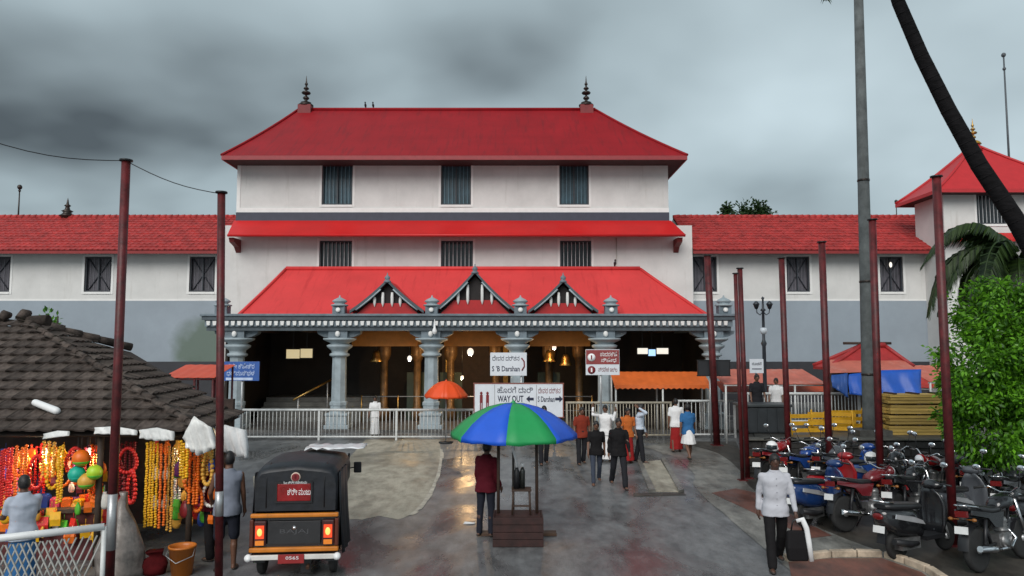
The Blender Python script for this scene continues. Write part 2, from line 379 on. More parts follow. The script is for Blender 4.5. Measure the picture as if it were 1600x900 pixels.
def hip_roof(par, E, ze, Rg, zr, mat, k=.25, n=7, name='roof', fasc=.16, fmat=None, soff=True):
    X0, X1, Y0, Y1 = E; rx0, rx1, ry0, ry1 = Rg; b = MB()
    rings = []
    for i in range(n + 1):
        s = i / n; z = ze + (zr - ze) * (s * (1 - k) + k * s * s)
        a0, a1, c0, c1 = X0 + (rx0 - X0) * s, X1 + (rx1 - X1) * s, Y0 + (ry0 - Y0) * s, Y1 + (ry1 - Y1) * s
        rings.append([(a0, c0, z), (a1, c0, z), (a1, c1, z), (a0, c1, z)])
    b.loft(rings, True, False, False)
    ro = b.build(name, mat, par)
    fb = MB(); zt, zb = ze - .002, ze - fasc; t = .06
    fb.bb(X0, X1, Y0, Y0 + t, zb, zt); fb.bb(X0, X1, Y1 - t, Y1, zb, zt); fb.bb(X0, X0 + t, Y0 + t, Y1 - t, zb, zt); fb.bb(X1 - t, X1, Y0 + t, Y1 - t, zb, zt)
    fb.build('fascia', fmat or mat, ro)
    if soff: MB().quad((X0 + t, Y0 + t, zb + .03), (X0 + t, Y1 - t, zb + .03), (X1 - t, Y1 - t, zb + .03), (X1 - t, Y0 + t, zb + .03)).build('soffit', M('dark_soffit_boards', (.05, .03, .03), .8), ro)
    # hip and ridge caps
    for c in range(4):
        MB().tube([Vector(r[c]) + Vector((0, 0, .03)) for r in rings], .07, 6).build('hip_cap', mat, ro)
    if rx1 - rx0 > .5: MB().tube([(rx0, ry0, zr + .04), (rx1, ry1, zr + .04)], .1, 8).build('ridge_cap', mat, ro)
    return ro
def tiles_sheet(A, U, V, nu, nv, jit=.012, tw=None):
    """joined clay tiles on a slope: A corner, U across vector, V up-slope vector"""
    b = MB(); U = Vector(U); V = Vector(V); Nn = U.cross(V).normalized(); u = U / nu; v = V / nv
    prof = [(0, .012), (.18, .045), (.4, .02), (.7, .008), (1.0, .012)]
    for j in range(nv):
        for i in range(nu):
            o = Vector(A) + u * i + v * j + u * random.uniform(-1, 1) * .03; h = random.uniform(0, jit); tl = random.uniform(-.008, .008)
            lo = [o + u * s + Nn * (q + .035 + h + tl * s) for s, q in prof]; hi = [o + u * s + v * 1.1 + Nn * (q + h) for s, q in prof]; fr = [o + u * s + Nn * (q - .01) for s, q in prof]
            m = len(prof)
            b.add(lo + hi + fr, [(a, a + 1, a + 1 + m, a + m) for a in range(m - 1)] + [(a + 2 * m, a + 1 + 2 * m, a + 1, a) for a in range(m - 1)])
    return b
FIN = [(.0, 0), (.20, 0), (.20, .07), (.12, .12), (.09, .2), (.19, .28), (.22, .34), (.16, .42), (.07, .48), (.07, .55), (.26, .62), (.31, .69), (.26, .76), (.09, .82), (.07, .88), (.16, .95), (.19, 1.0), (.14, 1.06), (.06, 1.12), (.06, 1.2), (.11, 1.26), (.10, 1.34), (.05, 1.42), (.035, 1.6), (.012, 1.85), (.0, 1.9)]
def finial(par, c, s, mat, name='finial'): return MB().lathe(c, [(r * s, h * s) for r, h in FIN], 14).build(name, mat, par)

# ================================================================== central block
Y0 = 36.0
CX0, CX1 = XP(371, 290, Y0), XP(1044, 290, Y0)
tb = thing('temple_building', 'central three storey cream block with tall red hipped roof and two finials', 'building', (0, Y0, 0))
zA, zB, zC = ZP(236, Y0), ZP(332, Y0), ZP(346, Y0)
ups = [(XP(a, 290, Y0), XP(b, 290, Y0), ZP(320, Y0), ZP(254, Y0)) for a, b in ((503, 551), (689, 736), (874, 920))]
wall_open(CX0, CX1, zB, zA, Y0, ups).build('upper_wall', cream, tb)
side = MB()
for x in (CX0, CX1): side.quad((x, Y0, zC), (x, Y0 + 9, zC), (x, Y0 + 9, zA), (x, Y0, zA))
side.quad((CX0, Y0 + 9, zC), (CX1, Y0 + 9, zC), (CX1, Y0 + 9, zA), (CX0, Y0 + 9, zA)); side.build('side_wall', cream, tb)
tr = MB(); tr.bb(CX0 - .01, CX1 + .01, Y0 - .03, Y0 + .05, zB, zB + .22); tr.bb(CX0 - .012, CX0 + .16, Y0 - .028, Y0 + .05, zB + .22, zA - .3); tr.build('base_trim', white_trim, tb)
MB().bb(CX0 - .02, CX1 + .02, Y0 - .05, Y0 + .1, zC - .1, zB).build('plinth_band', slate, tb)
for o in ups: window(tb, o, Y0, 'upper')
# skirt roof
SX0, SX1 = XP(357, 360, 35), XP(1070, 360, 35); zs1 = ZP(345, Y0); zs0 = ZP(366, 34.9)
sk = MB(); sk.add([(CX0 - .1, Y0 - .051, zs1), (CX1 + .1, Y0 - .051, zs1), (SX1, 34.9, zs0), (SX0, 34.9, zs0), (SX0, 34.9, zs0 - .12), (SX1, 34.9, zs0 - .12), (CX1 + .1, Y0 - .05, zs1 - .2), (CX0 - .1, Y0 - .05, zs1 - .2)],
    [(0, 3, 2, 1), (3, 4, 5, 2), (4, 7, 6, 5), (0, 7, 4, 3), (1, 2, 5, 6), (0, 1, 6, 7)])
sko = sk.build('skirt_roof', red_skirt, tb)
MB().tube([(SX0, 34.9, zs0 - .05), (SX1, 34.9, zs0 - .05)], .06, 8).build('gutter', red_skirt, sko)
for px in (366, 1060):
    x = XP(px, 375, 35.4); MB().prism([(x - .12, 35.98, zs0 - .12), (x - .12, 35.0, zs0 - .14), (x - .12, 35.1, zs0 - .34), (x - .12, 35.7, zs0 - .5), (x - .12, 35.98, zs0 - .75)], (.24, 0, 0)).build('bracket', M('maroon_wood', (.16, .02, .018), .6), tb)
# middle storey
LX0, LX1 = XP(345, 400, Y0), XP(1082, 400, Y0); zM = ZP(368, Y0) + .5
mids = [(XP(a, 395, Y0), XP(b, 395, Y0), ZP(440, Y0), ZP(376, Y0)) for a, b in ((499, 550), (689, 739), (875, 924))]
wall_open(LX0, LX1, 0, zM, Y0, mids).build('middle_wall', cream, tb)
sd2 = MB()
for x in (LX0, LX1): sd2.quad((x, Y0, 0), (x, Y0 + 2, 0), (x, Y0 + 2, zM), (x, Y0, zM))
sd2.quad((LX0, Y0, zM), (LX1, Y0, zM), (LX1, Y0 + 2, zM), (LX0, Y0 + 2, zM)); sd2.build('return_wall', cream, tb)
for o in mids: window(tb, o, Y0, 'mid')
pl_ = MB()
pl_.tube([(XP(963, 390, Y0), Y0 - .04, ZP(372, Y0)), (XP(963, 390, Y0), Y0 - .04, 5)], .022, 6)
pl_.build('rain_pipe', M('cream_pipe', (.5, .47, .43), .6), tb)
# roof
ye = 34.7; ze = ZP(243, ye); yr = 40.6; zr = ZP(172, yr)
ro = hip_roof(tb, (XP(346, 245, ye), XP(1074, 245, ye), ye, 46.5), ze, (XP(466, 170, yr), XP(930, 170, yr), yr, yr), zr, red_roof, .1, 8, 'roof', .2, M('red_fascia_paint', (.30, .03, .035), .5))
for px in (478, 916):
    x = XP(px, 165, yr)
    MB().bb(x - .36, x + .36, yr - .36, yr + .36, zr - .6, zr + .22).build('finial_pedestal', M('maroon_plaster', (.20, .018, .02), .6), tb)
    MB().lathe((x, yr, zr + .22), [(.0, 0), (.42, 0), (.42, .07), (.3, .12), (.3, .2), (0, .2)], 14).build('finial_seat', bronze, tb)
    finial(tb, (x, yr, zr + .40), .84, bronze)
# birds on ridges
def bird(p, lab):
    b = MB(); rot = Matrix.Rotation(R(-35), 3, 'X')
    b.ell(Vector(p) + Vector((0, 0, .14)), (.065, .14, .075), 8, 6, rot); b.ell(Vector(p) + Vector((0, -.09, .27)), (.045, .05, .05), 8, 6)
    b.cone(Vector(p) + Vector((0, -.13, .265)), .014, Vector(p) + Vector((0, -.18, .255)), .004, 5); b.box(Vector(p) + Vector((0, .14, .06)), (.05, .16, .015), rot)
    for s in (-1, 1): b.tube([Vector(p) + Vector((s * .025, 0, .09)), Vector(p) + Vector((s * .025, 0, -.005))], .008, 5)
    o = b.mesh('bird', p); o = mkobj('bird', o, M('dark_feathers', (.03, .03, .035), .7), None, p); tag(o, lab, 'bird', 'birds perched on the tall red ridge' if 'tall' in lab else None)
for px in (571, 583): bird((XP(px, 168, yr), yr, zr + .13), 'small dark bird perched on the ridge of the tall red roof')

# ================================================================== wings
def wing(name, label, xa, xb, wins, ext0=None, ext1=None, Yw=36.7):
    X0 = XP(xa, 400, Yw) if ext0 is None else ext0; X1 = XP(xb, 400, Yw) if ext1 is None else ext1
    t = thing(name, label, 'building', ((X0 + X1) / 2, Yw, 0))
    ops = [(XP(a, 430, Yw), XP(b, 430, Yw), ZP(456, Yw), ZP(401, Yw)) for a, b in wins]
    zt = ZP(380, Yw); zd = ZP(470, Yw); zb = ZP(565, Yw)
    wall_open(X0, X1, zd, zt, Yw, ops).build('upper_wall', cream, t)
    MB().quad((X0, Yw - .012, zb), (X1, Yw - .012, zb), (X1, Yw - .012, zd), (X0, Yw - .012, zd)).build('dado_wall', MATS['dado_' + name], t)
    MB().bb(X0, X1, Yw - .012, Yw + .1, zd, zd + .09).build('dado_line', white_trim, t)
    MB().bb(X0, X1, Yw - .05, Yw + .1, 0, zb).build('plinth', M('dark_plinth_paint', (.03, .03, .036), .6), t)
    for o in ops: window(t, o, Yw, 'wing')
    ye = 35.8; ze_ = ZP(391, ye); yr_ = 40.2; zr_ = ZP(340, yr_)
    V = Vector((0, yr_ - ye, zr_ - ze_)); W = X1 - X0
    base = MB().add([(X0, ye + .1, ze_ - .03), (X1, ye + .1, ze_ - .03), (X1, yr_, zr_ - .06), (X0, yr_, zr_ - .06), (X1, 44.6, ze_), (X0, 44.6, ze_)], [(0, 1, 2, 3), (3, 2, 4, 5)]).build('roof', M('red_roof_underlay', (.12, .02, .02), .8), t)
    tl = tiles_sheet((X0, ye, ze_), (W, 0, 0), V, int(W / .27), int(V.length / .36)).build('roof_tiles', red_tile, t, fix=False); tag(tl, kind='stuff')
    rc = MB()
    x = X0
    while x < X1 - .3:
        rc.tube([(x, yr_, zr_ + .03), (x + .36, yr_, zr_ + .055)], [.11, .125], 8); x += .34
    tag(rc.build('ridge_tiles', red_tile, t), kind='stuff')
    MB().bb(X0, X1, ye + .02, ye + .06, ze_ - .16, ze_ - .01).build('eave_board', M('red_eave_paint', (.26, .02, .02), .6), t)
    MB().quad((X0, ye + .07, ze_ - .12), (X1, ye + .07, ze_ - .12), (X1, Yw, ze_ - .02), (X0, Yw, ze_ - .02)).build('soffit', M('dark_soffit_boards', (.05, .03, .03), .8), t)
    gb = MB()
    for x in (X0, X1): gb.add([(x, Yw, 0), (x, 44, 0), (x, 44, zt), (x, yr_, zr_ - .1), (x, Yw, zt)], [(0, 1, 2, 3, 4)])
    gb.quad((X0, 44, 0), (X1, 44, 0), (X1, 44, zt), (X0, 44, zt)); gb.build('end_wall', cream, t)
    return t
def dado(name, green_patch):
    m = greyblue.copy(); m.name = name; MATS[name] = m
    if green_patch:  # soft round green patch blended over the wall colour
        n = m.node_tree.nodes; l = m.node_tree.links; b = n['Principled BSDF']; src = b.inputs['Base Color'].links[0].from_socket
        g = n.new('ShaderNodeNewGeometry'); mp = n.new('ShaderNodeMapping'); l.new(g.outputs['Position'], mp.inputs[0])
        mp.inputs['Location'].default_value = (-green_patch[0] / green_patch[2], 0, -green_patch[1] / green_patch[3]); mp.inputs['Scale'].default_value = (1 / green_patch[2], 0, 1 / green_patch[3])
        no = n.new('ShaderNodeTexNoise'); no.inputs['Scale'].default_value = 1.2; no.inputs['Detail'].default_value = 6; l.new(g.outputs['Position'], no.inputs['Vector'])
        ad = n.new('ShaderNodeMixRGB'); ad.blend_type = 'LINEAR_LIGHT'; ad.inputs[0].default_value = .3; l.new(mp.outputs[0], ad.inputs[1]); l.new(no.outputs['Color'], ad.inputs[2])
        gr = n.new('ShaderNodeTexGradient'); gr.gradient_type = 'SPHERICAL'; l.new(ad.outputs[0], gr.inputs[0])
        r = n.new('ShaderNodeValToRGB'); r.color_ramp.elements[0].position = .05; r.color_ramp.elements[1].position = .45; r.color_ramp.elements[1].color = (.8, .8, .8, 1); l.new(gr.outputs[0], r.inputs[0])
        mi = n.new('ShaderNodeMix'); mi.data_type = 'RGBA'; l.new(r.outputs[0], mi.inputs[0]); l.new(src, mi.inputs[6]); mi.inputs[7].default_value = (.09, .13, .085, 1)
        l.new(mi.outputs[2], b.inputs['Base Color'])
mo = P(325, 545, 36.7); dado('dado_west_wing', (mo.x, mo.z, 2.2, 1.9)); dado('dado_east_wing', None)
wing('west_wing', 'cream and grey temple wing with red tiled roof behind the market stall', 0, 0, [(-30, 16), (132, 174), (296, 336)], -36, LX0)
wing('east_wing', 'cream and grey temple wing with red tiled roof behind the blue tarpaulin', 0, 0, [(1083, 1120), (1229, 1265), (1375, 1411)], LX1, XP(1560, 400, 36.7))
for k in list(bpy.data.objects):
    if k.name == 'west_wing' or k.name == 'east_wing': pass
# window lamp on the east wing
lp = thing('window_lamp', 'lit white bulb lamp hanging at a window of the grey temple wing', 'lamp', (XP(1392, 415, 36.6), 36.62, ZP(412, 36.6)))
MB().tube([(0, 0, .05), (0, 0, .3), (0, .12, .32)], .015, 6).build('bracket', black, lp, world=False)
MB().ell((0, 0, -.05), (.07, .07, .14), 10, 8).build('bulb', lamp_w, lp, world=False)

# ================================================================== corner tower
TY = 34.9; tx0 = XP(1476, 330, TY) - .05; tx1 = tx0 + 6.3
tw = thing('corner_tower', 'square cream corner tower with red pyramid roof and golden finial', 'building', ((tx0 + tx1) / 2, TY, 0))
zt = ZP(292, TY); zb = ZP(378, TY)
ops = [(XP(1526, 330, TY), XP(1572, 330, TY), ZP(350, TY), ZP(303, TY))]
wall_open(tx0, tx1, 0, zt, TY, ops).build('front_wall', cream, tw)
b = MB()
for x in (tx0, tx1): b.quad((x, TY, 0), (x, TY + 2.5, 0), (x, TY + 2.5, zt), (x, TY, zt))
b.quad((tx0, TY + 2.5, 0), (tx1, TY + 2.5, 0), (tx1, TY + 2.5, zt), (tx0, TY + 2.5, zt)); b.build('side_wall', cream, tw)
window(tw, ops[0], TY, 'mid')
zs = ZP(372, TY)
sk = MB(); sk.add([(tx0 - .05, TY - .02, zs + .25), (tx1 + .05, TY - .02, zs + .25), (tx1 + .3, TY - .5, zs - .12), (tx0 - .35, TY - .5, zs - .12), (tx0 - .35, TY - .5, zs - .22), (tx1 + .3, TY - .5, zs - .22), (tx1 + .05, TY - .02, zs - .1), (tx0 - .05, TY - .02, zs - .1)],
    [(0, 3, 2, 1), (3, 4, 5, 2), (4, 7, 6, 5), (0, 7, 4, 3), (1, 2, 5, 6)]); sk.build('skirt_roof', red_skirt, tw)
ov = .75; tcx = (tx0 + tx1) / 2; tcy = TY + 1.25; zap = ZP(226, tcy)
tcx = XP(1521, 226, tcy)
hip_roof(tw, (tx0 - ov + .1, tx1 + ov, TY - ov, TY + 2.5 + ov - .1), ZP(295, TY - ov), (tcx - .02, tcx + .02, tcy, tcy), zap, M('red_tower_sheet', (.5, .025, .03), .5, var=.06), .2, 7, 'roof', .16)
MB().lathe((tcx, tcy, zap - .35), [(.0, 0), (.4, 0), (.3, .25), (.26, .4), (0, .4)], 12).build('finial_pedestal', red_skirt, tw)
MB().lathe((tcx, tcy, zap + .0), [(.0, 0), (.36, 0), (.3, .1), (.2, .18), (0, .18)], 12).build('finial_seat', M('yellow_gold_paint', (.6, .34, .05), .35, .6), tw)
finial(tw, (tcx, tcy, zap + .16), .62, brass)
# rods and spires behind roofs
def rod(name, label, cat, px, y1, y2, Y, r, knobs, mat=bronze):
    a = P(px, y1, Y); z0 = P(px, y2, Y).z - .9
    t = thing(name, label, cat, (a.x, Y, z0))
    MB().tube([(a.x, Y, z0), (a.x, Y, a.z)], [r, r * .6], 6).build('rod', mat, t)
    for h, rr in knobs: MB().ell((a.x, Y, a.z - h), (rr, rr, rr * 1.1), 8, 6).build('knob', mat, t)
rod('mast', 'tall thin steel mast with small knobs behind the corner tower', 'mast', 1568, 86, 300, 43, .07, ((0, .13), (.85, .1)), M('mast_steel', (.08, .09, .1), .5))
rod('lightning_rod', 'short thin lightning rod on the tiled ridge above the market stall', 'rod', 31, 291, 338, 40.4, .05, ((.05, .13), (.25, .07)))
rod('lightning_rod', 'short lightning rod on the tiled ridge beside the red corner tower', 'rod', 1400, 312, 338, 40.4, .035, ((.1, .09),))
sp = thing('roof_spire', 'small dark ringed spire on the tiled ridge left of the tall roof', 'spire', (XP(105, 336, 40.3), 40.3, ZP(340, 40.3)))
MB().lathe((0, 0, 0), [(0, -.3), (.3, -.3), (.3, .05), (.42, .1), (.3, .16), (.2, .28), (.3, .36), (.14, .44), (.1, .6), (.18, .66), (.07, .75), (.04, .95), (0, 1.12)], 12).build('spire', bronze, sp, world=False)
# ================================================================== entrance porch
PY = 30.0
pz = lambda y, Y=PY: ZP(y, Y)
po = thing('entrance_porch', 'wide temple entrance porch with grey carved columns and bright red roof', 'porch', (XP(740, 600, PY), PY, 0))
EX0, EX1 = XP(330, 505, PY), XP(1137, 505, PY)
struct('porch_floor', MB().bb(EX0 - .2, EX1 + .2, PY - .65, 35.95, 0, .10), M('porch_stone', (.10, .095, .09), .4, var=.3))
ztop, zbot = pz(492), pz(517)
# columns
def column(x, y, s=1.0, mat=teal_lt, cap=teal):
    zt = zbot
    sh = MB().lathe((x, y, 0), [(.34 * s, .1), (.33 * s, 1.0), (.36 * s, 1.02), (.36 * s, 1.14), (.30 * s, 1.18), (.28 * s, zt - 1.05)], 8, False, off=R(22.5))
    c = sh.build('column', mat, po)
    b = MB(); b.bb(x - .48 * s, x + .48 * s, y - .48 * s, y + .48 * s, .1, .26); b.bb(x - .41 * s, x + .41 * s, y - .41 * s, y + .41 * s, .26, .62); b.bb(x - .45 * s, x + .45 * s, y - .45 * s, y + .45 * s, .62, .72); bevel(b.build('base', mat, c), .02)
    MB().lathe((x, y, zt), [(.28 * s, -1.06), (.40 * s, -1.0), (.40 * s, -.93), (.31 * s, -.88), (.34 * s, -.78), (.50 * s, -.66), (.52 * s, -.58), (.40 * s, -.53), (.36 * s, -.5), (.58 * s, -.4), (.66 * s, -.36), (.66 * s, -.29), (.3 * s, -.28)], 16, True).build('capital', mat, c)
    b = MB(); b.bb(x - .38 * s, x + .38 * s, y - .38 * s, y + .38 * s, zt - .29, zt - .001)
    for d in (-1, 1): b.prism([(x + d * .38 * s, y - .2, zt - .28), (x + d * .62 * s, y - .2, zt - .24), (x + d * .85 * s, y - .2, zt - .12), (x + d * .88 * s, y - .2, zt - .001), (x + d * .38 * s, y - .2, zt - .001)], (0, .4, 0))
    b.build('corbel', cap, c)
    MB().ell((x, y - .42 * s, zt - .13), (.1, .08, .12), 10, 8).build('boss', white_trim, c)
    return c
cols = [XP(px, 590, PY) for px in (370, 530, 674, 808, 945, 1113)]
for x in cols: column(x, PY)
# entablature
ent = MB(); Yf, Yb = PY - .45, PY + .45
ent.bb(EX0, EX1, Yf, Yb, zbot, zbot + .16)
eo = ent.build('beam', teal_dk, po)
MB().bb(EX0 - .05, EX1 + .05, Yf - .06, Yb, zbot + .163, zbot + .42).build('frieze', teal, po)
MB().bb(EX0 - .14, EX1 + .14, Yf - .16, Yb + .05, zbot + .423, ztop - .08).build('cornice', teal_dk, po)
bevel(MB().bb(EX0 - .2, EX1 + .2, Yf - .22, Yb + .05, ztop - .077, ztop + .02).build('cornice_lip', teal, po), .02)
for xs in (EX0 + .45, EX1 - .45):   # side beams back to the wall
    MB().bb(xs - .45, xs + .45, Yb + .051, 35.95, zbot, ztop + .02).build('side_beam', teal, po)
dm = MB(); dm.prism([(-.055, 0, .0), (.055, 0, .0), (.075, 0, .17), (-.075, 0, .17)], (0, .09, 0)); dme = dm.mesh('dentil')
nd = int((EX1 - EX0) / .245)
for i in range(nd): mkobj('dentil', dme, white_trim, po, Vector((EX0 + .12 + i * .245, Yf - .149, zbot + .21)) - wloc(po))
# little turrets above the columns
for px in (352, 533, 676, 813, 953, 1128):
    x = XP(px, 480, PY); y = PY - .25
    b = MB(); b.bb(x - .25, x + .25, y - .22, y + .22, ztop + .021, ztop + .34); t_ = b.build('turret', teal, po); bevel(t_, .02)
    MB().lathe((x, y, ztop + .34), [(.0, 0), (.34, 0), (.36, .05), (.24, .08), (.2, .12), (.28, .16), (.31, .2), (.22, .27), (.1, .33), (.04, .36), (.03, .42), (0, .45)], 12).build('turret_dome', teal_lt, t_)
    MB().lathe((x, y - .27, ztop + .18), [(0, -.04), (.09, -.03), (.1, 0), (.05, .04), (0, .05)], 10, ax='Y').build('rosette', white_trim, t_)
# porch roof
ry0 = PY - .1; rze = pz(494, ry0); ryr = 33.4; rzr = pz(421, ryr)
pr = hip_roof(po, (XP(372, 494, ry0), XP(1106, 494, ry0), ry0, 36.6), rze, (XP(447, 421, ryr), XP(1000, 421, ryr), ryr, ryr), rzr, red_bright, .04, 5, 'roof', .1, soff=False)
bird((XP(961, 414, ryr), ryr, rzr + .14), 'lone dark bird perched on the bright red porch ridge')
# gables
def gable(pxc, pxl, pxr, pya, pyb, posts):
    Yg = PY - .35; c = XP(pxc, 460, Yg); l = XP(pxl, 490, Yg); r = XP(pxr, 490, Yg); za = ZP(pya, Yg); zb_ = ztop + .03; hw = (r - l) / 2; H = za - zb_
    tym = MB().prism([(c - hw * .93, Yg + .2, zb_), (c + hw * .93, Yg + .2, zb_), (c, Yg + .2, za - .1)], (0, .1, 0)).build('gable', M('dark_gable_board', (.02, .016, .016), .8), po)  # dark tympanum board set back behind the rakes
    MB().prism([(c - hw * .86, Yg + .12, zb_ + .002), (c + hw * .86, Yg + .12, zb_ + .002), (c + hw * .52, Yg + .12, zb_ + H * .34), (c - hw * .52, Yg + .12, zb_ + H * .34)], (0, .07, 0)).build('red_panel', M('red_gable_board', (.42, .008, .01), .5), tym)
    for s in (-1, 1):   # flared rakes
        pts = []
        for i in range(7):
            t = i / 6; x = c + s * hw * 1.03 * (1 - t); z = zb_ + .02 + (H - .02) * (t * .8 + .2 * t * t)
            pts.append(Vector((x, 0, z)))
        n = Vector((0, 0, .17)); rk = MB(); rings = [[p + Vector((0, Yg - .1, 0)), p + Vector((0, Yg + .12, 0)), p + Vector((0, Yg + .12, .12)), p + Vector((0, Yg - .1, .12))] for p in pts]
        rk.loft(rings, True, True, False).build('rake', teal_dk, tym)
        rr = MB(); rings = [[p + Vector((0, Yg + .121, .06)), p + Vector((0, Yg + 3.2, .06)), p + Vector((0, Yg + 3.2, .1)), p + Vector((0, Yg + .121, .1))] for p in pts]
        rr.loft(rings, True, True, False).build('gable_roof', red_bright, tym)
        MB().tube([p + Vector((0, Yg - .1, -.05)) for p in pts[1:6]], .035, 6).build('moulding', teal_lt, tym)
    for i, (f, h) in enumerate(posts):
        x = c + f * hw; zc = zb_ + H * .26
        MB().lathe((x, Yg + .08, zc), [(0, -.05), (.025, 0), (.06, .1), (.065, h * H * .6), (.05, h * H), (0, h * H + .01)], 8).build('post', white_trim, tym)
    MB().lathe((c, Yg, za - .02), [(0, 0), (.15, 0), (.15, .07), (.08, .11), (.11, .17), (.12, .21), (.07, .27), (.03, .31), (.02, .38), (0, .42)], 10).build('finial', teal, tym)
ps = ((-.36, .27), (-.13, .42), (.13, .42), (.36, .27))
gable(605, 549, 661, 441, 490, ps); gable(742, 680, 806, 427, 490, ((-.42, .30), (-.18, .46), (.18, .46), (.42, .30))); gable(880, 830, 936, 441, 490, ps)
# interior
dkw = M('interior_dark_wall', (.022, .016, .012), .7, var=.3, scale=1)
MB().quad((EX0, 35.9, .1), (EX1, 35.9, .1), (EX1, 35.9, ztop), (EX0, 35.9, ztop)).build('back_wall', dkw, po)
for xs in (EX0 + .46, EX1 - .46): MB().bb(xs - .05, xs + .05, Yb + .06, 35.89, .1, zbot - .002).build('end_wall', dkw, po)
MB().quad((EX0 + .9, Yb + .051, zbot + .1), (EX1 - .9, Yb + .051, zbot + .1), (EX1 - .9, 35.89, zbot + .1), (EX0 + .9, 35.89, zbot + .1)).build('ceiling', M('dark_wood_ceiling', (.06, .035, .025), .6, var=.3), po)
for a, b_ in ((550, 652), (694, 790), (828, 922)):
    x0, x1 = XP(a, 525, 30.9), XP(b_, 525, 30.9)
    MB().bb(x0, x1, 30.86, 30.92, ZP(541, 30.9), zbot + .098).build('valance', orange_pl, po)
for px in (600, 652, 704, 775, 858, 905):   # inner brass clad pillars
    x = XP(px, 600, 33.2)
    MB().lathe((x, 33.2, .1), [(.26, 0), (.26, .5), (.17, .6), (.16, 2.6), (.22, 2.7), (.3, 2.9), (.3, zbot - .001), (0, zbot - .001)], 12).build('inner_pillar', M('carved_gold_wood', (.16, .09, .035), .45, .3, var=.35, scale=5), po)
    if px in (652, 704, 858): MB().bb(x - .5, x + .5, 33.46, 33.5, .1, 2.2).build('lattice_screen', M('dark_green_screen', (.03, .05, .035), .6), po)
for px in (565, 622, 745, 838, 925):   # slim queue posts and rails inside the hall
    x = XP(px, 620, 32.3); MB().tube([(x, 32.3, .1), (x, 32.3, 1.25)], .03, 6).build('queue_post', brass, po)
for z in (.6, 1.2): MB().tube([(XP(565, 620, 32.3), 32.3, z), (XP(925, 620, 32.3), 32.3, z)], .022, 6).build('queue_rail', steel, po)
rr_ = random.Random(3)
for i in range(26):
    x = XP(560 + i * 14.5, 545, 31.9); h = rr_.uniform(.25, .7); zt3 = zbot + .098
    MB().lathe((x, 31.9 + rr_.uniform(-.3, .3), zt3 - h), [(0, -.03), (.05, 0), (.035, .1), (.05, h * .5), (.03, h), (0, h)], 8).build('hanging_ornament', M('festoon_gold', (.30, .15, .04), .5, .3, var=.4, scale=8) if i % 3 else M('festoon_maroon', (.12, .02, .015), .6), po)
for i in range(9): MB().bb(EX0 + 1.2 + i * 2.2, EX0 + 1.35 + i * 2.2, 30.6, 35.8, zbot - .02, zbot + .099).build('joist', wood_dk, po)
dr_ = MB().bb(XP(690, 600, 35.7), XP(800, 600, 35.7), 35.75, 35.89, .1, 3.4).build('sanctum_door', wood_dk, po)
for px in (700, 790): MB().bb(XP(px, 600, 35.6) - .12, XP(px, 600, 35.6) + .12, 35.65, 35.74, .1, 3.5).build('door_post', brass, dr_)
# steps and sloping handrail on the left bay
for i in range(5): MB().bb(XP(405, 650, 33), XP(588, 650, 33), 32.6 + i * .32, 35.8 - .001 * i, .1 + i * .19, .1 + (i + 1) * .19).build('step', M('step_stone', (.12, .12, .11), .5, var=.2), po)
b = MB(); b.tube([P(458, 625, 32.0), P(520, 592, 33.2)], .045, 8); b.build('handrail', brass, po)
for q in ((466, 621, 32.15), (512, 596, 33.05)):
    a = P(*q); MB().tube([a, (a.x, a.y, .1)], .03, 6).build('handrail_post', steel, po)
# lamps
def hang_lamp(px, py, Y, r, label, name='hanging_lamp', zt=None, light=0, elong=1.2):
    c = P(px, py, Y); t = thing(name, label, 'lamp', (c.x, Y, c.z), 0, 'globe lamps under the temple porch')
    MB().ell((0, 0, 0), (r, r, r * elong), 12, 8).build('globe', lamp_w, t, world=False)
    MB().tube([(0, 0, r * elong * .9), (0, 0, (zbot + .1) - c.z)], .012, 5).build('cord', black, t, world=False)
    if light:
        d = bpy.data.lights.new('lamp_light', 'POINT'); d.energy = light; d.color = (1, .62, .28); d.shadow_soft_size = .02
        o = bpy.data.objects.new('lamp_light', d); col.objects.link(o); o.parent = t; o.location = (0, -.02, -r * elong - .06)
for px, py, Y, r, e_ in ((640, 560, 31.5, .10, 34), (735, 550, 31.5, .14, 40), (866, 543, 31.4, .09, 34), (722, 590, 32, .07, 16)):
    hang_lamp(px, py, Y, r, 'lit globe lamp hanging from the ceiling of the temple porch', light=e_)
def tube_lamp(px0, px1, py0, py1, Y, label, mat, e_):
    a, b = P(px0, py0, Y), P(px1, py1, Y); t = thing('light_panel', label, 'lamp', ((a.x + b.x) / 2, Y, b.z))
    MB().bb(a.x, b.x, Y - .04, Y, b.z, a.z).build('diffuser', mat, t); MB().bb(a.x - .04, b.x + .04, Y + .001, Y + .06, b.z - .04, a.z + .04).build('housing', black, t)
    MB().bb((a.x + b.x) / 2 - .02, (a.x + b.x) / 2 + .02, Y + .01, Y + .04, a.z + .04, zbot + .1).build('hanger', black, t)
tube_lamp(448, 468, 546, 560, 33.5, 'yellow lit panel nearest the end column under the porch', lamp_y, 12)
tube_lamp(470, 488, 545, 559, 33.5, 'yellow lit panel above the porch handrail', lamp_y, 12)
tube_lamp(996, 1012, 544, 553, 32, 'white lit tube light above the orange awning, beside the red sign', lamp_w, 10)
tube_lamp(1026, 1044, 544, 553, 32, 'white lit tube light above the orange awning, beside the end column', lamp_w, 10)
tube_lamp(1013, 1024, 546, 556, 32.4, 'bluish small screen between the two white tube lights', M('lit_blue_screen', (.3, .5, .7), .4, emit=((.4, .65, 1), .8)), 2)
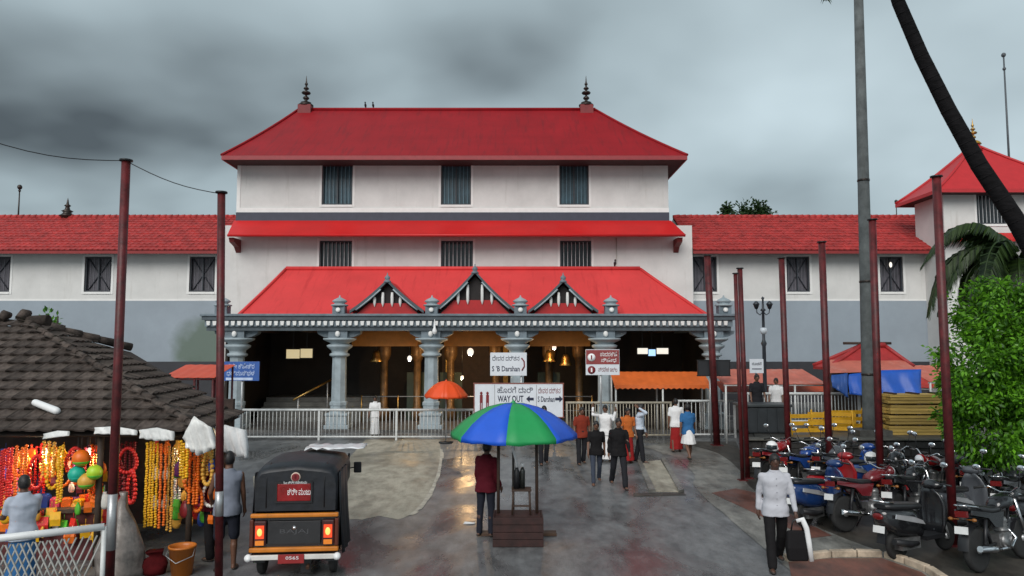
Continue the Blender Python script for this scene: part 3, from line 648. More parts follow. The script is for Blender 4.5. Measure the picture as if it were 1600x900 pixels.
for px, py in ((588, 556), (858, 556), (884, 562)):
    c = P(px, py, 32.2); t = thing('temple_bell', 'brass bell hanging on a chain inside the porch', 'bell', (c.x, 32.2, c.z), 0, 'brass bells in the porch')
    MB().lathe((0, 0, 0), [(.0, .2), (.1, .22), (.16, .1), (.19, -.1), (.28, -.24), (.27, -.26), (.0, -.2)], 14).build('bell', brass, t, world=False)
    MB().tube([(0, 0, .2), (0, 0, zbot + .1 - c.z)], .015, 5).build('chain', bronze, t, world=False); MB().ell((0, 0, -.3), (.05, .05, .07), 8, 6).build('clapper', bronze, t, world=False)
# white cloth lamp hanging at the front
c = P(679, 518, 29.4); t = thing('white_pennant', 'white teardrop cloth pennant hanging before the porch frieze', 'pennant', c)
MB().lathe((0, 0, 0), [(0, -.12), (.09, -.06), (.1, .03), (.05, .15), (.03, .35), (.01, .5), (0, .52)], 10).build('cloth', white_pl, t, world=False)
MB().tube([(0, 0, .45), (0, .02, .52)], .008, 5).build('cord', black, t, world=False)

# ================================================================== railings in front of the porch
def railing(name, label, A, B, zt, nb, mat=white_steel, z0=0.0, posts=None, mid=True):
    A, B = Vector(A), Vector(B); t = thing(name, label, 'railing', (A + B) / 2 + Vector((0, 0, z0)))
    d = (B - A); Ln = d.length; u = d / Ln
    MB().tube([A + Vector((0, 0, z0 + zt)), B + Vector((0, 0, z0 + zt))], .045, 8).build('top_rail', mat, t)
    MB().tube([A + Vector((0, 0, z0 + .12)), B + Vector((0, 0, z0 + .12))], .035, 8).build('bottom_rail', mat, t)
    bm_ = MB().tube([(0, 0, .12), (0, 0, zt)], .015, 5).mesh('baluster')
    for i in range(nb): mkobj('baluster', bm_, mat, t, A + u * Ln * (i + .5) / nb + Vector((0, 0, z0)) - wloc(t))
    pm = MB().bb(-.035, .035, -.035, .035, -.005, zt + .02).mesh('post'); np_ = posts or max(2, int(Ln / 2.2) + 1)
    for i in range(np_): mkobj('post', pm, mat, t, A + u * (.04 + (Ln - .08) * i / (np_ - 1)) + Vector((0, 0, z0)) - wloc(t))
    return t
yr1 = 27.0
railing('steel_railing', 'white steel railing across the porch beside the steps, left of the signboard', (XP(376, 660, yr1), yr1, 0), (XP(742, 660, yr1), yr1, 0), 1.08, 62)
railing('steel_railing', 'tall steel railing behind the crowd, between signboard and orange awning posts', (XP(884, 660, 27.5), 27.5, 0), (XP(1050, 660, 27.5), 27.5, 0), 1.3, 34, M('cream_rail_paint', (.42, .38, .3), .5, var=.2))
railing('steel_railing', 'white steel railing below the dark signboard beside the walking pair', (XP(1058, 660, 27.7), 27.7, 0), (XP(1150, 660, 27.7), 27.7, 0), 1.35, 14)
railing('steel_railing', 'white steel railing on the raised terrace behind the dark tank', (XP(1166, 650, 23.5), 23.5, 0), (XP(1345, 650, 23.5), 23.5, 0), .98, 34, z0=TZ - .012)

# ================================================================== signs
def board(name, label, x0, x1, y0, y1, Y, mat, frame=None, legs=None, zbase=0.0, cat='sign'):
    a, b = P(x0, y0, Y), P(x1, y1, Y); W = b.x - a.x; H = a.z - b.z
    t = thing(name, label, cat, ((a.x + b.x) / 2, Y, zbase)); zc = (a.z + b.z) / 2 - zbase
    bevel(MB().box((0, 0, zc), (W, .05, H)).build('panel', mat, t, world=False), .006)
    if frame:
        f = MB(); e = .035
        f.box((0, -.004, zc + H / 2), (W + .07, .07, e)); f.box((0, -.004, zc - H / 2), (W + .07, .07, e))
        for s in (-1, 1): f.box((s * W / 2, -.004, zc), (e, .068, H - e))
        f.build('frame', frame, t, world=False)
    for lx in (legs or ()): MB().tube([(lx * W / 2, .06, 0), (lx * W / 2, .06, zc + H / 2 - .05)], .035, 8).build('leg', rust_red if name == 'direction_sign' else steel, t, world=False)
    return t, W, H, zc
sign_w = M('white_sign_paint', (.70, .73, .78), .5, var=.05, dirt=((.5, .5, .5), 3, .66, (1, 1, 1)))
ink = M('dark_navy_ink', (.015, .02, .05), .5); ink_r = M('maroon_ink', (.2, .015, .02), .5); ink_w = M('white_ink', (.85, .85, .85), .5)
t, W, H, zc = board('way_out_sign', 'large white WAY OUT signboard with two figures and arrows before the porch', 741, 880, 599, 652, 25.5, sign_w, M('rusty_frame', (.25, .08, .06), .6), (-.8, .05, .8))
fg = MB()
for s in (-.42, -.35):
    x = s * W; fg.ell((x, -.032, zc + .24), (.045, .006, .055), 8, 6); fg.box((x, -.03, zc + .05), (.1, .008, .27)); fg.box((x - .028, -.03, zc - .2), (.035, .008, .24)); fg.box((x + .028, -.03, zc - .2), (.035, .008, .24))
fg.build('figure_icon', ink_r, t, world=False)
fl = MB(); fl.box((-.27 * W, -.03, zc), (.02, .006, H * .92)); fl.box((.20 * W, -.03, zc), (.02, .006, H * .92)); fl.build('divider', M('grey_ink', (.4, .4, .42), .5), t, world=False)
letter(t, 'ಹೊರಗೆ ದಾರಿ', -.04 * W, -.028, zc + .33, .26, ink, W * .40); letter(t, 'WAY OUT', -.09 * W, -.028, zc + .04, .30, ink, W * .29, .006)
letter(t, 'ದೇವರ ದರ್ಶನ', .345 * W, -.028, zc + .31, .24, ink_r, W * .25); letter(t, 'S Darshan', .31 * W, -.028, zc + .03, .26, ink, W * .19, .004)
ar = MB()
for x, s in ((.13 * W, -1), (.45 * W, 1)):
    ar.prism([(x - .12 * s, -.033, zc + .0), (x + .02 * s, -.033, zc + .0), (x + .02 * s, -.033, zc - .07), (x + .14 * s, -.033, zc + .05), (x + .02 * s, -.033, zc + .16), (x + .02 * s, -.033, zc + .09), (x - .12 * s, -.033, zc + .09)], (0, .006, 0))
ar.build('arrow', ink, t, world=False)
t, W, H, zc = board('darshan_sign', 'white direction sign with dark lettering and curved arrow above the big signboard', 766, 823, 551, 587, 26.2, sign_w, None, (.7,))
letter(t, 'ದೇವರ ದರ್ಶನ', -.07 * W, -.028, zc + .19, .22, ink, W * .74); letter(t, "S 'B Darshan", -.07 * W, -.028, zc - .17, .26, ink, W * .76, .004)
MB().tube([(W * .38 - .03, -.03, zc + .22), (W * .38 + .06, -.03, zc + .1), (W * .38 + .07, -.03, zc - .08), (W * .38 - .02, -.03, zc - .22)], .026, 6).build('arrow_mark', ink_r, t, world=False)
t, W, H, zc = board('rules_sign', 'red and white notice sign with round symbols on a post beside the awning', 915, 968, 546, 586, 26.5, sign_w, None, (-.1,))
MB().box((0, -.028, zc + H * .2), (W * .98, .006, H * .56)).build('red_field', M('sign_red_paint', (.28, .05, .05), .5), t, world=False)
for zo, m1, m2 in ((.19, ink_w, ink_r), (-.3, ink_r, ink_w)):
    MB().lathe((-.33 * W, -.033, zc + zo * H), [(0, -.006), (.14, -.006), (.14, .006), (0, .006)], 16, ax='Y').build('round_symbol', m1, t, world=False)
    MB().box((-.33 * W, -.041, zc + zo * H), (.05, .004, .15)).build('symbol_bar', m2, t, world=False)
letter(t, 'ಪಾದರಕ್ಷೆ', .18 * W, -.034, zc + .3 * H, .2, ink_w, W * .5); letter(t, 'ನಿಷೇಧ', .18 * W, -.034, zc + .07 * H, .18, ink_w, W * .45); letter(t, 'ಪ್ರವೇಶ ಇಲ್ಲ', .15 * W, -.03, zc - .3 * H, .2, ink_r, W * .56)
t, W, H, zc = board('blue_sign', 'blue sign with pale lettering in front of the end column', 351, 405, 565, 595, 25.5, M('blue_sign_paint', (.035, .11, .38), .45, var=.12), None, (.0,))
for i, s in enumerate(('ಶ್ರೀ ಕ್ಷೇತ್ರ', 'ಧರ್ಮಸ್ಥಳ')): letter(t, s, -.03 * W, -.03, zc + H * (.24 - .36 * i), .21, M('pale_blue_ink', (.55, .65, .85), .5), W * .78)
MB().box((-.06 * W, -.029, zc - H * .4), (W * .76, .006, H * .13)).build('stripe', M('pale_blue_ink', (.55, .65, .85), .5), t, world=False)
t, W, H, zc = board('dark_sign', 'dark grey blank backed signboard on the red post near the porch end column', 1090, 1140, 563, 587, 25.9, M('dark_sign_back', (.02, .022, .026), .6), black, (-.2,))
t, W, H, zc = board('small_sign', 'small white notice board on a thin post below the street lamp', 1171, 1193, 561, 583, 24.0, sign_w, None, (0,), TZ - .012)
letter(t, 'ಸೂಚನೆ', 0, -.03, zc + H * .15, .12, ink, W * .7); MB().box((0, -.028, zc - H * .2), (W * .7, .005, .03)).build('text_line', ink, t, world=False)

# ================================================================== awnings and sheds
awn_o = M('orange_awning_sheet', (.72, .15, .03), .5, var=.1, scale=2); awn_s = M('salmon_awning_sheet', (.60, .16, .11), .5, var=.15, scale=2, dirt=((.7, .35, .28), 1.2, .55, (1, 1, 1)))
def awning(label, x0, x1, y0, y1, Y, dep, mat, zb=0.0, val=True, posts=(0, .5, 1), name='awning', pm=None):
    a, b = P(x0, y0, Y + dep), P(x1, y1, Y); X0, X1 = XP(x0, y1, Y), XP(x1, y1, Y)
    t = thing(name, label, 'awning', ((X0 + X1) / 2, Y, zb)); n = max(8, int((X1 - X0) / .14)); rings = []
    for i in range(n + 1):
        x = X0 + (X1 - X0) * i / n; h = .012 * (i % 2)
        rings.append([(x, Y, b.z + h), (x, Y + dep, a.z + h), (x, Y + dep, a.z + h - .015), (x, Y, b.z + h - .015)])
    MB().loft(rings, True, True, False).build('sheet', mat, t)
    if val:
        v = MB(); zz_ = b.z - .02; n2 = int((X1 - X0) / .2)
        for i in range(n2):
            xa = X0 + (X1 - X0) * i / n2; xb = X0 + (X1 - X0) * (i + 1) / n2
            v.prism([(xa, Y - .02, zz_ + .03), (xb, Y - .02, zz_ + .03), (xb, Y - .02, zz_ - .08), ((xa + xb) / 2, Y - .02, zz_ - .13), (xa, Y - .02, zz_ - .08)], (0, .012, 0))
        v.build('valance', mat, t)
    for f_ in posts:
        x = X0 + .06 + (X1 - X0 - .12) * f_
        MB().tube([(x, Y + .06, zb), (x, Y + .06, b.z)], .035, 8).build('post', pm or white_steel, t)
        MB().tube([(x, Y + dep - .06, zb), (x, Y + dep - .06, a.z - .02)], .035, 8).build('post', pm or white_steel, t)
    MB().tube([(X0, Y + .06, b.z - .05), (X1, Y + .06, b.z - .05)], .03, 6).build('beam', pm or white_steel, t)
    return t
awning('orange sheet awning on white posts beside the porch end column', 960, 1112, 581, 602, 28.2, 1.3, awn_o)
awning('salmon corrugated awning behind the terrace railing and dark tank', 1132, 1292, 577, 600, 26, 2.2, awn_s, 0, False, (0, .35, .7, 1))
awning('orange red lower awning valance sheet behind the street lamp', 1130, 1300, 596, 612, 27.5, 1.2, M('deep_orange_sheet', (.5, .07, .02), .55, var=.1), 0, False, (0, .5, 1))
awning('pale salmon awning beside the leafy tree and palm', 1452, 1530, 571, 596, 24.5, 1.8, awn_s, TZ - .012, False, (0, 1))
awning('red awning sheet behind the blue tarpaulin and yellow planks', 1425, 1540, 588, 606, 27.5, 1.2, M('red_awning_sheet', (.45, .03, .02), .55, var=.1), TZ - .012, False, (0, 1))
awning('orange red awning on red posts behind the tiled market stall', 252, 335, 570, 590, 21.5, 1.6, M('orange_red_sheet', (.60, .07, .025), .5, var=.08), 0, False, (0.25, .62, 1), pm=rust_red)
# hut with red pyramid roof and blue tarpaulin
hx0, hx1 = XP(1298, 600, 24), XP(1436, 600, 24)
hut = thing('kiosk_hut', 'small kiosk with red hipped roof and dark ridge pole behind the tarpaulin', 'kiosk', ((hx0 + hx1) / 2, 24, TZ - .012))
hz0, hz1 = ZP(575, 24), ZP(541, 24.65)
hip_roof(hut, (XP(1296, 575, 24), XP(1428, 575, 24), 24, 25.3), ZP(574, 24), (XP(1345, 541, 24.65), XP(1382, 541, 24.65), 24.65, 24.65), hz1, M('kiosk_red_sheet', (.40, .03, .03), .5, var=.15), .05, 4, 'roof', .09)
MB().tube([(XP(1318, 536, 24.65), 24.65, hz1 + .1), (XP(1392, 536, 24.65), 24.65, hz1 + .1)], .05, 6).build('ridge_pole', wood_dk, hut)
lean = MB(); lean.add([P(1297, 562, 24.3), P(1410, 562, 24.3), P(1436, 579, 23.2), P(1297, 583, 23.2)], [(0, 1, 2, 3)]); lean.build('front_sheet', awn_s, hut)
for px in (1300, 1365, 1428): MB().tube([(XP(px, 600, 24.1), 24.1, TZ - .012), (XP(px, 600, 24.1), 24.1, ZP(574, 24.1))], .05, 6).build('post', wood_dk, hut)
MB().bb(XP(1302, 600, 25.1), XP(1424, 600, 25.1), 25.1, 25.2, TZ - .012, ZP(578, 25.1)).build('back_wall', wood_dk, hut)
# tarpaulin draped: grid with folds
tm = M('blue_tarpaulin', (.02, .115, .55), .4, var=.12, scale=2)
def drape(pts_top, pts_bot, Ya, Yb_, n=24, m=8, amp=.06, thick=.01):
    b = MB(); rows = []
    for j in range(m + 1):
        r = []
        for i in range(n + 1):
            f = i / n; g = j / m
            k = f * (len(pts_top) - 1); q = min(int(k), len(pts_top) - 2); h = k - q
            tp = P(*[pts_top[q][a] * (1 - h) + pts_top[q + 1][a] * h for a in (0, 1)], Ya); bt = P(*[pts_bot[q][a] * (1 - h) + pts_bot[q + 1][a] * h for a in (0, 1)], Yb_)
            p = tp.lerp(bt, g); p.y += amp * math.sin(f * 26 + math.sin(g * 5)) * (.3 + g) + amp * .6 * mnoise.noise(p * 2)
            r.append(p)
        rows.append(r)
    vs_ = [p for r in rows for p in r]; w_ = n + 1
    fs_ = [(j * w_ + i, j * w_ + i + 1, (j + 1) * w_ + i + 1, (j + 1) * w_ + i) for j in range(m) for i in range(n)]
    b.add(vs_, fs_, True); return b
def solid(o, t=.012): s = o.modifiers.new('solid', 'SOLIDIFY'); s.thickness = t; return o
tp_ = solid(drape([(1326, 585), (1370, 579), (1440, 577)], [(1326, 616), (1370, 620), (1440, 619)], 23.1, 22.7).build('tarpaulin', tm)); tag(tp_, 'bright blue tarpaulin sheet draped before the red roofed kiosk', 'tarpaulin')
tp_ = solid(drape([(1299, 586), (1312, 585), (1325, 583)], [(1299, 604), (1312, 612), (1325, 622)], 23.0, 22.8, 10).build('tarpaulin', M('mid_blue_tarpaulin', (.03, .10, .36), .4, var=.15))); tag(tp_, 'small darker blue tarpaulin flap hanging beside the bright blue one', 'tarpaulin')
# dark tank, yellow barricades, yellow planks
a, b_ = P(1160, 632, 21.2), P(1240, 676, 21.2)
tk = thing('storage_bin', 'large dark grey storage bin standing on the terrace before the white railing', 'bin', ((a.x + b_.x) / 2, 21.7, TZ - .012))
bevel(MB().bb(a.x + .06, b_.x - .06, 21.25, 22.1, TZ - .012, a.z - .08).build('body', M('dark_grey_bin', (.03, .035, .04), .5, var=.2), tk), .05)
bevel(MB().bb(a.x, b_.x, 21.2, 22.15, a.z - .08, a.z).build('lid', M('bin_lid', (.05, .056, .06), .45, var=.2), tk), .02)
for i in range(5): MB().bb(a.x + .15 + i * .28, a.x + .2 + i * .28, 21.22, 21.249, TZ + .05, a.z - .12).build('rib', M('dark_grey_bin', (.03, .035, .04), .5), tk)
ym = M('yellow_barricade_paint', (.68, .36, .015), .5, var=.2, scale=4)
def barricade(px, pyb, Y, label, lean_):
    c = P(px, pyb, Y); t = thing('barricade', label, 'barricade', (c.x, Y, TZ - .012), R(lean_), 'yellow barricades lying on the terrace')
    for z in (.1, .3, .5): MB().box((0, 0, z), (1.3, .04, .11)).build('slat', ym, t, world=False)
    for s in (-.55, .55): MB().tube([(s, .16, 0), (s, .03, .62)], .025, 6).build('leg', ym, t, world=False); MB().tube([(s, -.16, 0), (s, -.03, .62)], .025, 6).build('leg', ym, t, world=False)
barricade(1262, 672, 21.2, 'yellow slatted barricade standing next to the dark grey bin', 8); barricade(1300, 670, 21.7, 'yellow slatted barricade between the two others on the terrace', -14); barricade(1322, 668, 22.4, 'yellow slatted barricade near the foot of the tall grey pole', 5)
ypl = M('yellow_wooden_plank', (.55, .36, .09), .6, var=.25, scale=3, rnd=.25, stretch=(.4, 1, 6))
a, b_ = P(1386, 616, 21), P(1482, 676, 21)
st = thing('plank_stack', 'stack of yellow wooden planks beside the red posts on the terrace', 'planks', ((a.x + b_.x) / 2, 21.2, TZ - .012))
z = TZ - .012; k = 0
while z < a.z - .05:
    h = .085
    for j in range(3):
        o = MB().bb(a.x + random.uniform(-.06, .06), b_.x + random.uniform(-.08, .06), 20.9 + j * .24, 21.12 + j * .24, z + .004, z + h - .008); o.build('plank', ypl, st)
    z += h; k += 1
    if k % 3 == 0:
        for f_ in (.12, .5, .88): x = a.x + (b_.x - a.x) * f_; MB().bb(x - .04, x + .04, 20.92, 21.55, z - .004, z + .036).build('spacer', wood_dk, st)
        z += .036
# street lamp
c = P(1195, 590, 24.5); sl = thing('street_lamp', 'dark ornate street lamp with twin arms behind the red posts', 'lamp', (c.x, 24.5, TZ - .012)); zt_ = ZP(463, 24.5) - (TZ - .012); g_ = M('lamp_post_paint', (.03, .036, .045), .4)
MB().lathe((0, 0, 0), [(0, 0), (.2, 0), (.2, .15), (.12, .25), (.07, .7), (.06, zt_ * .6), (.1, zt_ * .62), (.05, zt_ * .65), (.045, zt_ - .5), (.1, zt_ - .46), (.04, zt_ - .4), (.03, zt_ - .1), (.06, zt_ - .06), (0, zt_)], 10).build('post', g_, sl, world=False)
for s in (-1, 1):
    MB().tube([(0, 0, zt_ - .5), (s * .1, 0, zt_ - .62), (s * .2, 0, zt_ - .55), (s * .22, 0, zt_ - .42)], .018, 6).build('arm', g_, sl, world=False)
    MB().lathe((s * .22, 0, zt_ - .42), [(0, 0), (.05, .0), (.1, .14), (.12, .16), (.05, .24), (0, .27)], 8).build('lantern', g_, sl, world=False)
MB().lathe((0, 0, zt_ - 1.15), [(0, -.12), (.07, -.1), (.13, .0), (.1, .1), (0, .12)], 10).build('globe', M('frosted_globe', (.6, .65, .7), .3), sl, world=False)

# ================================================================== red posts
def redpost(x1, y1, x2, y2, Y, r, label, low=None, zb=0.0):
    a = P(x1, y1, Y); b = P(x2, y2, Y); d = (b - a) / (b.z - a.z); base = a + d * (zb - a.z); base.y = Y
    t = thing('steel_post', label, 'post', base, 0, None)
    pb = a
    MB().tube([base, pb], r, 12).build('post', rust_red, t)
    MB().lathe(pb, [(0, 0), (r + .03, 0), (r + .03, .025), (0, .025)], 12).build('cap_plate', black, t)
    MB().bb(base.x - r - .06, base.x + r + .06, Y - r - .06, Y + r + .06, zb, zb + .025).build('base_plate', rust_red, t)
    if low: MB().tube([base + d * low[0], base + d * low[1]], r + .004, 12).build('bare_sleeve', steel, t)
redpost(197, 252, 172, 880, 10.6, .062, 'dark red steel post with bare grey sleeve before the garland stall', (.55, 1.32))
redpost(346, 302, 342, 880, 10.9, .057, 'dark red steel post beside the auto rickshaw and stall corner', (.95, 1.3))
redpost(1463, 277, 1486, 760, 12.9, .072, 'dark red steel post rising beside the leafy tree and palm')
redpost(1363, 344, 1376, 752, 15.6, .075, 'dark red steel post in front of the tall grey pole')
redpost(1284, 379, 1297, 745, 17.6, .08, 'dark red steel post before the yellow barricades')
redpost(1221, 404, 1233, 735, 18.8, .075, 'dark red steel post before the dark grey bin')
redpost(1156, 420, 1168, 740, 19.3, .066, 'dark red steel post nearest the terrace corner of a close pair')
redpost(1149, 428, 1160, 742, 19.0, .05, 'thinner dark red steel post of a close pair at the terrace corner')
redpost(1105, 400, 1120, 690, 25.6, .12, 'dark red steel post carrying the dark signboard by the porch')
# concrete pole
a, b = P(1337, -170, 20.8), P(1359, 655, 20.8)
cp = thing('utility_pole', 'tall tapering grey concrete utility pole on the terrace', 'pole', (b.x, 20.8, TZ - .012))
MB().tube([(b.x, 20.8, TZ - .012), b, a], [.2, .19, .11], 12).build('pole', M('weathered_grey_pole', (.10, .11, .11), .8, var=.3, scale=3, bump=.3, dirt=((.06, .06, .055), 1.5, .55, (2, 2, .3))), cp)
MB().bb(b.x - .45, b.x + .45, 20.45, 21.2, TZ - .012, TZ + .16).build('footing', terr, cp)
for z in (2.6, 5.2, 8.1):
    f_ = (z - b.z) / (a.z - b.z); q = b.lerp(a, f_); MB().lathe(q, [(.17 - .05 * f_, -.03), (.202 - .078 * f_, -.03), (.202 - .078 * f_, .03), (.17 - .05 * f_, .03)], 12).build('strap', bronze, cp)
# overhead cable on the left
cb = MB(); pts = []
A, B = P(-60, 205, 9.5), P(196, 251, 10.6)
for i in range(9): f_ = i / 8; q = A.lerp(B, f_); q.z -= .12 * math.sin(math.pi * f_); pts.append(q)
A, B = B, P(346, 303, 10.9)
for i in range(1, 9): f_ = i / 8; q = A.lerp(B, f_); q.z -= .08 * math.sin(math.pi * f_); pts.append(q)
tag(cb.tube(pts, .007, 5).build('overhead_cable', black), 'thin black overhead cable strung to the red posts by the stall', 'cable')
# ================================================================== market stall
A = P(312, 676, 11.5); B = Vector((-5.3, 14.7, A.z - .02)); Rr = P(40, 505, 15.0); R2 = P(205, 546, 16.6)
st = thing('market_stall', 'open market stall with weathered dark clay tile hipped roof', 'stall', (-7.5, 12.5, 0))
tile_dk = M('weathered_dark_tile', (.085, .066, .057), .85, var=.45, scale=7, bump=.5, bscale=25, rnd=.35, spec=.2, dirt=((.035, .04, .022), 5, .55, (1, 1, 1)))
FLx = -11.4
under = MB(); under.add([(FLx, A.y + .05, A.z - .05), A + Vector((-.03, .05, -.05)), Rr - Vector((0, 0, .06)), (FLx, Rr.y, Rr.z - .06), B - Vector((.05, 0, .05)), R2 - Vector((0, 0, .06)), (FLx, 18.4, A.z), (R2.x, 18.4, A.z)], [(0, 1, 2, 3), (1, 4, 5, 2), (3, 2, 5, 7, 6)])
ru = under.build('roof', M('roof_batten_dark', (.03, .022, .018), .9), st)
TW, TL = .25, .31
prof = [(-.5, .010), (-.36, .026), (-.24, .028), (-.1, .012), (.2, .006), (.4, .010), (.5, .014)]
tmb = MB(); m_ = len(prof)
lo = [(s * TW, -.02, q + .045) for s, q in prof]; hi = [(s * TW, TL * 1.08, q) for s, q in prof]; fr = [(s * TW, -.02, q + .012) for s, q in prof]
tmb.add(lo + hi + fr, [(i, i + 1, i + 1 + m_, i + m_) for i in range(m_ - 1)] + [(i + 2 * m_, i + 1 + 2 * m_, i + 1, i) for i in range(m_ - 1)])
tme = tmb.mesh('tile', fix=False); far = MB(); off_st = wloc(ru); ntile = 0
def lay(E0, E1, T0, T1, left=False):
    """rows of tiles on the face E0-E1 (eave) to T0-T1 (top)"""
    global ntile
    up0 = T0 - E0; u = (E1 - E0).normalized(); n = u.cross(up0).normalized(); v = n.cross(u).normalized()
    H = up0.dot(v); rows = math.ceil(H / TL)
    for r in range(rows):
        s = (r * TL) / H; a = E0.lerp(T0, s); b = E1.lerp(T1, s); Ln = (b - a).dot(u)
        q0 = a; k = math.ceil(Ln / TW)
        for i in range(k):
            p = (a + u * (TW * (i + .5)) if left else b - u * (TW * (i + .5))) + v * random.uniform(-.008, .008) + n * (.012 + random.uniform(0, .006))
            mat_ = Matrix((u, v, n)).transposed() @ Matrix.Rotation(random.gauss(0, .014), 3, 'Z') @ Matrix.Rotation(random.gauss(0, .015), 3, 'Y')
            tpx = 800 + F * p.x / p.y
            if tpx > -25 and ntile < 292:
                o = mkobj('tile', tme, tile_dk, ru, p - off_st, mat_.to_euler()); ntile += 1
            else:
                far.add([p + mat_ @ vv for vv in tmb.v], tmb.f, False)
lay(Vector((FLx, A.y, A.z)), A, Vector((FLx, Rr.y, Rr.z)), Rr)
lay(A, B, Rr, R2, True)
tag(far.build('remaining_tiles', tile_dk, ru, fix=False), kind='stuff')
def caps(a, b, r=.1):
    d = b - a; n = int(d.length / .33); bm_ = None
    for i in range(n):
        p = a + d * i / n + Vector((0, 0, .05)); q = a + d * (i + 1.12) / n + Vector((0, 0, .04))
        MB().tube([p, q], [r * 1.12, r * .95], 8).build('hip_cap' if r < .11 else 'ridge_cap', tile_dk, ru)
caps(A, Rr, .07); caps(Vector((FLx + 2, Rr.y, Rr.z)), Rr, .11); caps(R2, Rr, .08)
MB().tube([Rr + Vector((-.05, -.12, .08)), Rr + Vector((-.02, -.02, .2)), Rr + Vector((0, .1, .2))], [.09, .1, .07], 8).build('ridge_end', tile_dk, ru)
MB().tube([Rr + Vector((-.45, -.1, .06)), Rr + Vector((-.42, 0, .18)), Rr + Vector((-.4, .1, .16))], [.08, .1, .07], 8).build('ridge_end', tile_dk, ru)
wd = M('stall_timber', (.06, .04, .028), .7, var=.3, scale=5)
for x, y in ((-9.6, 11.75), (-6.45, 11.75), (-5.05, 11.8), (-5.45, 14.4), (-9.6, 15.5)): MB().tube([(x, y, 0), (x, y, A.z + .02)], .05, 8).build('post', wd, st)
MB().tube([(FLx, 11.68, A.z - .06), (-4.98, 11.68, A.z - .06)], .03, 6).build('hanging_rail', wd, st)
MB().tube([(-5.0, 11.7, A.z - .06), (-5.42, 14.5, A.z - .08)], .03, 6).build('hanging_rail', wd, st)
MB().tube([(FLx, 12.5, A.z + .3), (-5.3, 12.5, A.z + .3)], .03, 6).build('hanging_rail', wd, st)
MB().bb(FLx, -5.4, 14.45, 14.55, 0, A.z + .3).build('back_wall', M('stall_back_boards', (.05, .03, .024), .8, var=.4), st)
MB().bb(-9.6, -6.6, 12.0, 12.7, .74, .80).build('counter', wd, st)
MB().bb(-9.58, -6.62, 12.05, 12.09, 0, .739).build('counter_front', M('counter_cloth', (.10, .02, .02), .8, var=.4), st)
for k_, z in enumerate((.55, 1.05, 1.5)): MB().bb(-6.3, -5.4, 12.9, 13.3, z, z + .03).build('shelf', wd, st)
# plastic sheets along the eave
wh = M('dirty_white_plastic', (.72, .72, .70), .35, var=.25, scale=3)
def sheet_cloth(label, pt, pb, Ya, Yb_, mat, n=16, amp=.05):
    o = solid(drape(pt, pb, Ya, Yb_, n, 6, amp).build('plastic_sheet', mat), .006); return tag(o, label, 'sheet')
sheet_cloth('white plastic sheet rolled under the stall eave above the yellow garlands', [(217, 672), (245, 668), (272, 674)], [(219, 685), (245, 689), (272, 688)], 11.45, 11.4, wh, 12, .03)
sheet_cloth('torn white plastic sheet peaked at the stall roof corner', [(285, 684), (303, 650), (330, 668)], [(292, 700), (310, 712), (338, 700)], 11.4, 11.35, wh, 12, .05)
sheet_cloth('white cloth hanging from the stall corner behind the red post', [(332, 666), (352, 664), (384, 672)], [(340, 700), (362, 712), (388, 716)], 12.3, 12.1, M('white_cotton_cloth', (.66, .66, .66), .8, var=.15), 14, .06)
sheet_cloth('pale plastic strip along the stall eave beside the bare sleeved post', [(148, 668), (180, 666), (214, 672)], [(148, 678), (180, 679), (214, 680)], 11.45, 11.42, wh, 12, .02)
sheet_cloth('pale plastic strip along the stall eave above the toy balls', [(68, 678), (90, 673), (108, 674)], [(68, 686), (90, 683), (108, 681)], 11.45, 11.42, wh, 8, .02)
# fallen white tube on the tiles
a, b = P(55, 634, 12.0), P(88, 647, 11.85); a.z += .05; b.z += .05
tag(MB().cone(a, .055, b, .06, 10).build('white_tube', white_pl), 'white plastic tube lying on the stall roof tiles', 'tube')
# ------- goods
gm = {}
def gcol(n_, c): return M('goods_' + n_, c, .45, var=.12, scale=8, rnd=.12)
GC = {'yellow': gcol('yellow', (.85, .46, .01)), 'orange': gcol('orange', (.85, .17, .01)), 'red': gcol('red', (.62, .02, .015)), 'gold': gcol('gold', (.75, .40, .06)), 'pink': gcol('pink', (.75, .08, .16)),
      'green': gcol('green', (.10, .5, .04)), 'teal': gcol('teal', (.01, .42, .30)), 'lime': gcol('lime', (.40, .62, .03)), 'white': gcol('white', (.8, .78, .72)), 'blue': gcol('blue', (.03, .09, .45)), 'purple': gcol('purple', (.18, .04, .24)), 'maroon': gcol('maroon', (.22, .012, .016))}
def strand_mesh(n, r, sp):
    b = MB(); b.tube([(0, 0, 0), (0, 0, -n * sp)], .006, 4)
    for i in range(n): b.ell((random.uniform(-.006, .006), random.uniform(-.006, .006), -sp * (i + .6)), (r, r, sp * .52), 8, 5)
    return b.mesh('garland')
SM = {k: [strand_mesh(*k) for _ in range(3)] for k in ((34, .023, .038), (22, .026, .04), (13, .028, .042))}
def loop_mesh(w, h, r):
    b = MB(); pts = [(w * math.sin(t) * (1 - .25 * math.cos(t)), 0, -h / 2 + h / 2 * math.cos(t)) for t in [2 * math.pi * i / 22 for i in range(22)]]
    for p in pts: b.ell(p, (r, r, r), 7, 5)
    return b.mesh('garland_loop')
LM = [loop_mesh(.10, .5, .033), loop_mesh(.13, .38, .03), loop_mesh(.08, .62, .03)]
def pouch_mesh():
    b = MB(); b.lathe((0, 0, 0), [(0, -.30), (.06, -.29), (.095, -.24), (.10, -.15), (.075, -.06), (.03, -.02), (.045, 0), (.0, .005)], 10)
    for v in b.v: v.y *= .55
    b.tube([(0, 0, 0), (0, 0, .12)], .004, 4); return b.mesh('pouch')
